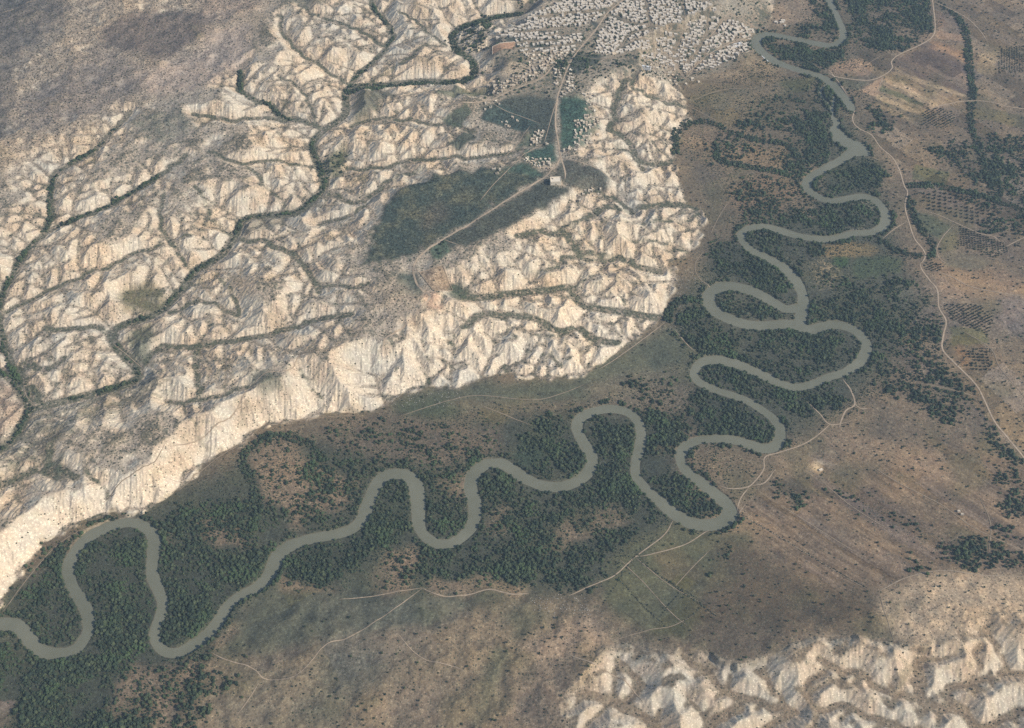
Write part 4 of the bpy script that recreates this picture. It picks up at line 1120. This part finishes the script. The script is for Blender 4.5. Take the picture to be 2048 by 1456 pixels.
def scatter(name, pts, sz, flat, material, nvar, label, seedw, cut=.0):
    """one object: many leafy clumps spread by geometry nodes"""
    me = bpy.data.meshes.new(name)
    z = samp(H, pts)
    me.vertices.add(len(pts))
    me.vertices.foreach_set('co', np.c_[pts, z + sz * flat * .75].astype(F32).ravel())
    a = me.attributes.new('size', 'FLOAT', 'POINT'); a.data.foreach_set('value', sz.astype(F32))
    a = me.attributes.new('turn', 'FLOAT', 'POINT'); a.data.foreach_set('value', rng.uniform(0, 6.28, len(pts)).astype(F32))
    a = me.attributes.new('pick', 'INT', 'POINT'); a.data.foreach_set('value', rng.integers(0, nvar, len(pts)).astype(np.int32))
    o = link(name, me, None, kind='stuff', label=label, category=name.replace('_', ' '))
    ng = bpy.data.node_groups.new(name, 'GeometryNodeTree')
    ng.interface.new_socket('Geometry', in_out='INPUT', socket_type='NodeSocketGeometry')
    ng.interface.new_socket('Geometry', in_out='OUTPUT', socket_type='NodeSocketGeometry')
    N, L = ng.nodes, ng.links.new
    gi, go = N.new('NodeGroupInput'), N.new('NodeGroupOutput')
    join = N.new('GeometryNodeJoinGeometry')
    for k in range(nvar):
        s = N.new('GeometryNodeMeshIcoSphere'); s.inputs['Radius'].default_value = 1; s.inputs['Subdivisions'].default_value = 3
        no = N.new('ShaderNodeTexNoise'); no.noise_dimensions = '4D'
        no.inputs['W'].default_value = seedw + 3.7 * k; no.inputs['Scale'].default_value = 1.9; no.inputs['Detail'].default_value = 3
        mr = N.new('ShaderNodeMapRange'); mr.inputs['From Min'].default_value = .25; mr.inputs['From Max'].default_value = .75; mr.inputs['To Min'].default_value = .45; mr.inputs['To Max'].default_value = 1.45
        L(no.outputs['Fac'], mr.inputs['Value'])
        po = N.new('GeometryNodeInputPosition')
        vm = N.new('ShaderNodeVectorMath'); vm.operation = 'SCALE'
        L(po.outputs[0], vm.inputs[0]); L(mr.outputs['Result'], vm.inputs['Scale'])
        v2 = N.new('ShaderNodeVectorMath'); v2.operation = 'MULTIPLY'; v2.inputs[1].default_value = (1, 1, flat)
        L(vm.outputs[0], v2.inputs[0])
        sp_ = N.new('GeometryNodeSetPosition'); L(s.outputs['Mesh'], sp_.inputs['Geometry']); L(v2.outputs[0], sp_.inputs['Position'])
        sm = N.new('GeometryNodeSetMaterial'); sm.inputs['Material'].default_value = material
        L(sp_.outputs[0], sm.inputs['Geometry'])
        g2 = N.new('GeometryNodeGeometryToInstance'); L(sm.outputs[0], g2.inputs[0])
        L(g2.outputs[0], join.inputs[0])

    def named(n, t):
        q = N.new('GeometryNodeInputNamedAttribute'); q.data_type = t; q.inputs['Name'].default_value = n
        return q.outputs['Attribute']
    ip = N.new('GeometryNodeInstanceOnPoints')
    L(gi.outputs[0], ip.inputs['Points']); L(join.outputs[0], ip.inputs['Instance'])
    ip.inputs['Pick Instance'].default_value = True
    L(named('pick', 'INT'), ip.inputs['Instance Index'])
    cx = N.new('ShaderNodeCombineXYZ'); L(named('turn', 'FLOAT'), cx.inputs['Z'])
    er = N.new('FunctionNodeEulerToRotation'); L(cx.outputs[0], er.inputs[0]); L(er.outputs[0], ip.inputs['Rotation'])
    L(named('size', 'FLOAT'), ip.inputs['Scale'])
    L(ip.outputs[0], go.inputs[0])
    md = o.modifiers.new('spread', 'NODES'); md.node_group = ng
    return o


scatter('woodland', wood, size, 1.05, M_TREE, 6, 'dense dark green woodland filling the loops of the river', 1.3)
rp = np.vstack([op[rs], free[rf]]); rz = np.r_[osz[rs], fsz[rf]]
p = candidates(4.3)
fl_m = blur(full_mask(px("-100,1250 0,1225 130,1075 350,1000 490,900 620,850 780,830 1000,820 1180,800 1330,760 1350,640 1420,500 1460,400 1360,300 1400,180 1560,100 1640,-40 1880,-40 1880,60 1740,110 1740,300 1800,480 1860,600 1900,760 1760,800 1560,910 1480,1040 1340,1055 1200,1180 860,1190 560,1165 430,1310 300,1480 -100,1480"), 0, 0), 10, 2)
meadow = full_mask(px("790,790 950,770 1130,760 1250,700 1340,650 1370,690 1240,740 1180,790 1000,800 900,825 800,830"), 6, 1)
ok = (rng.random(len(p)) < pick(fl_m, p) * (1 - .85 * pick(meadow, p)) * np.clip(.42 + .3 * pick(n_mid, p) + .25 * pick(n_small, p), .06, .85)) & (pick(WD, p) > 1.5) & (pick(ROADD, p) > 3) & (pick(up, p) < .5)
bush = p[ok]
scatter('riverside_bushes', bush, .55 + 1.0 * rng.random(len(bush)) ** 1.5, .8, M_BUSH, 5, 'fine speckle of dark bushes covering the valley floor between the woods', 55.5)
print('bush', len(bush))
scatter('distant_trees', rp, rz, .95, M_OLIVE, 5, 'small dark trees dotted over the far plain', 20.1)
p = candidates(8.5)
pr = np.where(pick(U, p), np.clip(.10 + .5 * pick(SC, p) ** 1.5 - .0 + .06 * pick(n_small, p), 0, .7), .16 * pick(SC, p) + .04)
pr = pr * (1 - .75 * pick(steepb, p) * pick(U, p)) * (pick(FLAT, p) < 2)
ok = (rng.random(len(p)) < pr) & (pick(WD, p) > 3) & (pick(ROADD, p) > 3.5)
sb = p[ok]
# bushes along field edges
for s in ("1205,1215 1270,1115 1290,1130 1370,1190 1430,1240", "1230,1150 1275,1205 1330,1265", "1320,1240 1345,1205 1365,1180", "1480,1030 1560,1075 1640,1125 1730,1185", "1915,735 1945,705 1985,703", "1340,1165 1400,1210 1370,1250"):
    q = smooth(px(s), 4.2); sb = np.vstack([sb, q + rng.normal(0, 1, q.shape)])
scatter('scrub', sb, rng.uniform(.7, 1.7, len(sb)), .75, M_SCRUB, 5, 'low grey green bushes dotted over hills and fallow ground', 40.7)
print('wood', len(wood), 'orch', len(orch), 'free', len(free), 'scrub', len(sb))

# ------------------------------------------------------------------ houses
print('houses')


def box(bm, x0, x1, y0, y1, z0, z1, mi=0, top=None):
    v_ = [bm.verts.new(c) for c in ((x0, y0, z0), (x1, y0, z0), (x1, y1, z0), (x0, y1, z0), (x0, y0, z1), (x1, y0, z1), (x1, y1, z1), (x0, y1, z1))]
    for k, f in enumerate(((0, 1, 5, 4), (1, 2, 6, 5), (2, 3, 7, 6), (3, 0, 4, 7), (4, 5, 6, 7))):
        q = bm.faces.new([v_[i] for i in f])
        q.material_index = mi if k < 4 or top is None else top


def block(bm, x0, x1, y0, y1, h, par=.5):
    """flat-roofed block with a parapet, a door and windows"""
    t = .35
    box(bm, x0, x1, y0, y1, -2.5, h - par, 0, 1)
    for a in ((x0, x1, y0, y0 + t), (x0, x1, y1 - t, y1), (x0, x0 + t, y0 + t, y1 - t), (x1 - t, x1, y0 + t, y1 - t)):
        box(bm, *a, h - par + .003, h)
    n = max(1, int((x1 - x0) / 3))
    for k in range(n):
        cx_ = x0 + (k + .5) * (x1 - x0) / n
        box(bm, cx_ - .45, cx_ + .45, y0 - .04, y0 + .1, (0.1 if k == 0 else 1.1), 2.1, 2, 2)
    for k in range(max(1, int((y1 - y0) / 3.5))):
        cy_ = y0 + (k + .5) * (y1 - y0) / max(1, int((y1 - y0) / 3.5))
        box(bm, x1 - .1, x1 + .04, cy_ - .45, cy_ + .45, 1.1, 2.1, 2, 2)


def yard(bm, x0, x1, y0, y1, h=1.9):
    t = .3
    for a in ((x0, x1, y0, y0 + t), (x0, x0 + t, y0 + t, y1), (x1 - t, x1, y0 + t, y1)):
        box(bm, *a, -2.5, h)


def house_mesh(k):
    import bmesh
    bm = bmesh.new()
    r = random.Random(100 + k)
    if k == 0:
        block(bm, -4.5, 4.5, -3, 3, 3.6); d = 'small flat-roofed house'
    elif k == 1:
        block(bm, -6.5, 6.5, -3, 3, 3.6); d = 'long low flat-roofed house'
    elif k == 2:
        block(bm, -5, 5, -3, 3, 3.6); block(bm, 1.5, 5.2, -8, -3.1, 3.2); d = 'L-shaped flat-roofed house'
    elif k == 3:
        block(bm, -4.5, 4.5, -3.5, 3.5, 6.4); d = 'two-storey flat-roofed house'
    elif k == 4:
        block(bm, -5, 5, 0, 5.5, 3.6); yard(bm, -5.2, 5.2, -7, 0); d = 'flat-roofed house with walled yard'
    elif k == 5:
        block(bm, -3, 3, -2.6, 2.6, 3.2); d = 'tiny square hut'
    elif k == 6:
        block(bm, -6, 2, -3, 3, 3.6); block(bm, 2.1, 6.5, -2.5, 3.4, 6.2); d = 'stepped house with one taller block'
    else:
        block(bm, -7, 7, 2, 7, 3.6); block(bm, -7.1, -3, -5, 1.95, 3.3); yard(bm, -2.9, 7, -5.2, 2); d = 'large courtyard house with yard wall'
    me = bpy.data.meshes.new('house'); bm.to_mesh(me); bm.free()
    for q in (M_WALL, M_ROOF, M_DARK):
        me.materials.append(q)
    return me, d


HM = [house_mesh(k) for k in range(8)]
GROUPS = [  # photo polygon, height, number, place
    ("985,72 1040,45 1080,25 1075,60 1040,72", 56, 40, 'on the western rim above the wooded creek'), ("1080,25 1150,-5 1235,-8 1200,40 1130,62 1080,60", 56, 140, 'in the crowded quarter west of the main road'),
    ("985,62 1080,62 1080,80 990,72", 56, 24, 'along the straight lane at the western end'), ("1030,75 1160,62 1165,95 1120,125 1060,125 1040,100", 56, 127, 'around the green plots in the western quarter'),
    ("1060,125 1130,110 1110,140 1060,150", 56, 45, 'just above the fork of the two roads'), ("975,165 1050,150 1100,140 1060,165 1000,192 975,188", 55, 67, 'strung along the lower road'),
    ("1110,140 1140,135 1150,180 1120,195 1112,170", 57, 45, 'below the road fork'), ("1235,-8 1330,-10 1330,30 1290,60 1230,75 1200,70 1220,35", 56, 136, 'in the centre east of the main road'),
    ("1200,70 1290,60 1310,90 1250,110 1190,105", 56, 81, 'on the southern side of the village centre'), ("1330,0 1430,10 1430,60 1360,80 1310,80 1300,50", 56, 127, 'in the eastern quarter'),
    ("1430,20 1525,35 1500,70 1450,80 1430,60", 53, 76, 'at the eastern tip above the river bend'), ("1290,80 1370,85 1400,110 1330,125 1280,110", 55, 58, 'in thin rows on the southeastern slope'),
    ("1310,85 1400,72 1480,60 1503,76 1440,108 1370,128 1300,112", 40, 78, 'on the lower slope above the river bend'), ("1290,95 1420,100 1400,140 1300,150", 45, 12, 'scattered at the ragged lower edge of the village'),
    ("1168,185 1190,180 1205,250 1190,262 1172,240", 57, 36, 'on the cliff edge beside the green field'), ("1150,240 1185,235 1185,275 1150,285", 57, 36, 'in the hamlet beside the road junction'), ("1125,290 1158,285 1150,305 1128,302", 57, 5, 'in the pale yard at the track fork'),
    ("1040,312 1100,320 1098,340 1060,330", 57, 40, 'in the row north of the big tableland field'), ("1070,262 1100,262 1095,288 1060,290", 57, 24, 'in the cluster west of the plateau road'), ("1140,378 1215,350 1225,360 1160,395", 57, 10, 'at the cliff edge near the large building'),
    ("1005,225 1060,240 1035,262 1000,250", 56, 6, 'among the small fields west of the road'), ("965,205 995,195 1000,215 970,222", 55, 5, 'below the lower road'),
    ("1545,45 1570,40 1575,55 1550,58", 1, 4, 'on the far bank just north of the river bend'), ("1905,1020 1930,1030 1925,1045 1905,1040", 3, 2, 'alone among brown fields far east of the river'), ("985,335 1010,325 1015,345 990,350", 57, 4, 'in the gap between two dark fields'),
    ("1640,940 1660,935 1655,950 1640,950", 2, 1, 'alone on pale ground beside the tracks'), ("910,1040 912,1040 912,1042 910,1042", 0, 0, '')]
TINT = [((1.0, .98, .94), 'cream'), ((1.25, 1.22, 1.16), 'white'), ((.86, .80, .74), 'tan'), ((.82, .79, .75), 'grey'), ((1.08, 1.0, .9), 'buff')]
VN = n_small * .6 + n_mid * .5
hs = []
for s, h, n, where in GROUPS:
    poly = px(s, h)
    lo, hi = poly.min(0), poly.max(0)
    tries = 0; got = []
    base_ang = rng.uniform(-.35, .35)
    while len(got) < n and tries < 4000:
        tries += 1
        q = rng.uniform(lo, hi)
        ins = False
        for k in range(len(poly)):
            (xa, ya), (xb, yb) = poly[k], poly[(k + 1) % len(poly)]
            if (ya > q[1]) != (yb > q[1]) and q[0] < (xb - xa) * (q[1] - ya) / (yb - ya) + xa:
                ins = not ins
        if not ins or (hs and min(math.hypot(q[0] - g[0], q[1] - g[1]) for g in hs) < 8.0 + rng.uniform(0, 3)):
            continue
        if samp(ROADD, q)[0] < 9 or samp(WD, q)[0] < 8 or samp(steep, q)[0] > .75 or samp(VN, q)[0] < rng.uniform(-1.0, .05):
            continue
        got.append(q)
        hs.append((q[0], q[1], base_ang + rng.choice([0, math.pi / 2, 0, math.pi]) + rng.normal(0, .16), int(rng.choice(8, p=[.22, .13, .12, .13, .14, .1, .09, .07])), int(rng.choice(5, p=[.34, .2, .18, .12, .16])), where))
ha = np.array([h[:2] for h in hs]); hz = samp(H, ha)
hk, hr = largest(ha, np.ones(len(ha)), 300)
for i in hk:
    x_, y_, a_, k, t, where = hs[i]
    o = link('house', HM[k][0])
    o.location = (x_, y_, hz[i] + .15); o.rotation_euler.z = a_
    s = random.uniform(.5, .82); o.scale = (s, s, random.uniform(.9, 1.1))
    v_ = random.uniform(.9, 1.1); o.color = (*[min(1.3, c * v_) for c in TINT[t][0]], 1)
    o['label'] = f'{TINT[t][1]} {HM[k][1]} {where}'; o['category'] = 'house'; o['group'] = 'houses of the hilltop village'
if len(hr):                                               # the smallest, farthest ones as one mass
    co, fc, mi = [], [], []
    base = 0
    for i in hr:
        x_, y_, a_, k, t, where = hs[i]
        me = HM[k][0]
        c_, s_ = math.cos(a_), math.sin(a_)
        for v_ in me.vertices:
            co.append((x_ + c_ * v_.co.x - s_ * v_.co.y, y_ + s_ * v_.co.x + c_ * v_.co.y, hz[i] + .15 + v_.co.z))
        for f in me.polygons:
            fc.append([base + q for q in f.vertices]); mi.append(f.material_index)
        base += len(me.vertices)
    me = np_mesh('far_houses', np.array(co, F32), np.array(fc), False)
    me.polygons.foreach_set('material_index', np.array(mi, np.int32))
    o = link('far_houses', me, [M_WALL, M_ROOF, M_DARK], kind='stuff', label='crowded flat-roofed houses at the far side of the village', category='houses')
print('houses', len(hs))

# the large square building at the edge of the tableland
import bmesh
c = P(1111, 366, 57); zb = float(samp(H, c)[0])
fort = link('fort', None); fort.location = (c[0], c[1], zb - .2); fort.rotation_euler.z = R(4)
fort['label'] = 'large isolated square sandstone building with parapet and roof opening beside the plateau road'; fort['category'] = 'building'


def part(name, fn, m, parent):
    bm = bmesh.new(); fn(bm)
    me = bpy.data.meshes.new(name); bm.to_mesh(me); bm.free()
    return link(name, me, m, parent)


def walls(bm):
    box(bm, -13, 13, -9, 9, -4, 9.0)
    for a in ((-13, 13, -9, -8.2), (-13, 13, 8.2, 9), (-13, -12.2, -8.2, 8.2), (12.2, 13, -8.2, 8.2)):
        box(bm, *a, 9.003, 10.4)


part('wall', walls, M_STONE, fort)
part('roof', lambda bm: box(bm, -12.2, 12.2, -8.2, 8.2, 8.8, 9.12), noisy_material('fort_roof', (.66, .56, .42), (.76, .66, .50), .2), fort)
part('roof_opening', lambda bm: box(bm, -9.5, -5.8, 1.5, 4.5, 9.125, 9.16), M_DARK, fort)
part('stair_head', lambda bm: box(bm, -9.7, -5.6, 4.52, 6.5, 9.125, 10.8), M_STONE, fort)
part('door', lambda bm: box(bm, -1.6, 1.6, -9.06, -8.9, .2, 3.6), M_DARK, fort)
for k in (-10, -6.5, 5, 8.5):
    part('window', lambda bm: box(bm, k - .5, k + .5, -9.06, -8.9, 4.6, 6.2), M_DARK, fort)
# long white walled compound on the slope and a pale embankment by the river
def compound(name, u, v_, h, w_, d_, hgt, rot, label, cat, rooms):
    q = P(u, v_, h); z_ = float(max(samp(H, q + np.array([a, b]))[0] for a in (-w_ * .7, 0, w_ * .7) for b in (-d_ * .7, d_ * .7)))
    r_ = link(name, None); r_.location = (q[0], q[1], z_); r_.rotation_euler.z = R(rot); r_['label'] = label; r_['category'] = cat
    def ring(bm):
        t = .6
        for a in ((-w_, w_, -d_, -d_ + t), (-w_, w_, d_ - t, d_), (-w_, -w_ + t, -d_ + t, d_ - t), (w_ - t, w_, -d_ + t, d_ - t)):
            box(bm, *a, -4, hgt)
    a = part('wall', ring, M_WHITE, r_)
    for x_ in rooms:
        part('room', lambda bm: box(bm, x_ - 3.2, x_ + 3.2, d_ - 5.5, d_ - .7, -3, 3.4), M_WHITE, r_)
    return r_


M_WHITE = noisy_material('whitewash', (.62, .60, .55), (.72, .70, .65), .3)
compound('walled_compound', 1292, 133, 50, 13, 5.5, 2.4, -14, 'long white walled compound alone on the slope southeast of the village', 'compound', (-8, 4))
compound('walled_yard', 1480, 62, 50, 11, 6, 2.2, 18, 'pale walled yard at the village edge near the river bend', 'compound', (6,))


def wall_line(s, h, hgt, th, m, label, cat, name):
    p_ = resample(px(s, h), 4)
    d_ = np.gradient(p_, axis=0); d_ /= np.hypot(d_[:, 0], d_[:, 1])[:, None]
    nr = np.stack([-d_[:, 1], d_[:, 0]], -1) * th / 2
    z_ = samp(H, p_)
    co_ = np.stack([np.c_[p_ - nr, z_ - 1], np.c_[p_ - nr, z_ + hgt], np.c_[p_ + nr, z_ + hgt], np.c_[p_ + nr, z_ - 1]], 1).reshape(-1, 3)
    q = []
    for k in range(len(p_) - 1):
        for e in range(3):
            q.append([k * 4 + e, k * 4 + e + 1, k * 4 + 5 + e, k * 4 + 4 + e])
    q.append([0, 1, 2, 3]); e = (len(p_) - 1) * 4; q.append([e + 3, e + 2, e + 1, e])
    me_ = np_mesh(name, co_, np.array(q), False)
    link(name, me_, m, label=label, category=cat)


rk = []
for s, h, n in (("385,548 430,530 445,560 400,600 370,600", 22, 160), ("90,850 180,815 250,800 200,840 110,880", 12, 120), ("1340,610 1370,640 1360,660 1325,655", 2, 60), ("1130,1190 1180,1200 1160,1215 1090,1240 1060,1225", 6, 90),
                ("790,790 860,778 920,785 860,800 780,815", 2, 90), ("60,800 90,830 60,845", 8, 30), ("1350,560 1400,540 1400,600 1360,600", 2, 70)):
    q = px(s, h); lo, hi = q.min(0), q.max(0)
    rk.append(rng.uniform(lo, hi, (n, 2)))
rk = np.vstack(rk)
scatter('rocks', rk, rng.uniform(.4, .95, len(rk)), .6, M_ROCK, 4, 'pale boulders strewn at the foot of the slopes', 77.1)
wall_line("1524,111 1531,119 1536,124", 1, 2.2, 2.2, M_WHITE, 'short white concrete river wall on the bank below the village', 'wall', 'river_wall')
wall_line("838,543 885,530 905,566 868,583 838,543", 58, 1.2, 1.0, M_TRACK, 'low pale bank wall around the square bare field', 'wall', 'field_wall')
wall_line("985,102 985,88 1030,84", 57, 1.6, .8, M_STONE, 'low stone wall round the reddish yard at the western village end', 'wall', 'yard_wall')

# ------------------------------------------------------------------ air, sky, sun, camera
hz_ = 1
if hz_:
    bm = bmesh.new()
    bmesh.ops.create_cube(bm, size=1)
    me = bpy.data.meshes.new('haze'); bm.to_mesh(me); bm.free()
    hb = link('haze', me, None, kind='stuff')
    hb.scale = (16000, 16000, HC + 60 + 10); hb.location = (0, 2000, (HC + 60 - 10) / 2)
    m = bpy.data.materials.new('haze'); m.use_nodes = True
    nt = m.node_tree
    nt.nodes.remove(nt.nodes['Principled BSDF'])
    pv = nt.nodes.new('ShaderNodeVolumePrincipled')
    pv.inputs['Color'].default_value = (.58, .78, 1.0, 1); pv.inputs['Density'].default_value = 4.6e-5; pv.inputs['Anisotropy'].default_value = .2
    nt.links.new(pv.outputs[0], nt.nodes['Material Output'].inputs['Volume'])
    me.materials.append(m)

EL, AZ = R(39), R(-20)                                    # sun stands to the right and a little behind the camera
to_sun = Vector((math.cos(EL) * math.cos(AZ), math.cos(EL) * math.sin(AZ), math.sin(EL)))
sd = bpy.data.lights.new('sun', 'SUN'); sd.energy = 4.1; sd.angle = R(.53); sd.color = (1, .945, .87)
so = bpy.data.objects.new('sun', sd); col.objects.link(so)
so.rotation_euler = (-to_sun).to_track_quat('-Z', 'Y').to_euler()
w = bpy.data.worlds.new('World'); sc.world = w; w.use_nodes = True
nt = w.node_tree
sky = nt.nodes.new('ShaderNodeTexSky'); sky.sky_type = 'NISHITA'; sky.sun_disc = False
sky.sun_elevation = EL; sky.sun_rotation = math.pi / 2 - AZ
nt.links.new(sky.outputs[0], nt.nodes['Background'].inputs['Color'])
nt.nodes['Background'].inputs['Strength'].default_value = .115

cd = bpy.data.cameras.new('camera'); cam = bpy.data.objects.new('camera', cd); col.objects.link(cam)
cam.location = (0, 0, HC); cam.rotation_euler = (math.pi / 2 - PITCH, 0, 0)
cd.sensor_fit = 'HORIZONTAL'; cd.angle = 2 * math.atan(.4033)
cd.clip_start = 1; cd.clip_end = 80000
sc.camera = cam
sc.view_settings.view_transform = 'Standard'; sc.view_settings.look = 'None'
sc.view_settings.exposure = .30; sc.view_settings.gamma = 1
sc.cycles.use_denoising = False
sc.cycles.volume_bounces = 0
sc.cycles.max_bounces = 5; sc.cycles.diffuse_bounces = 2
print('done')
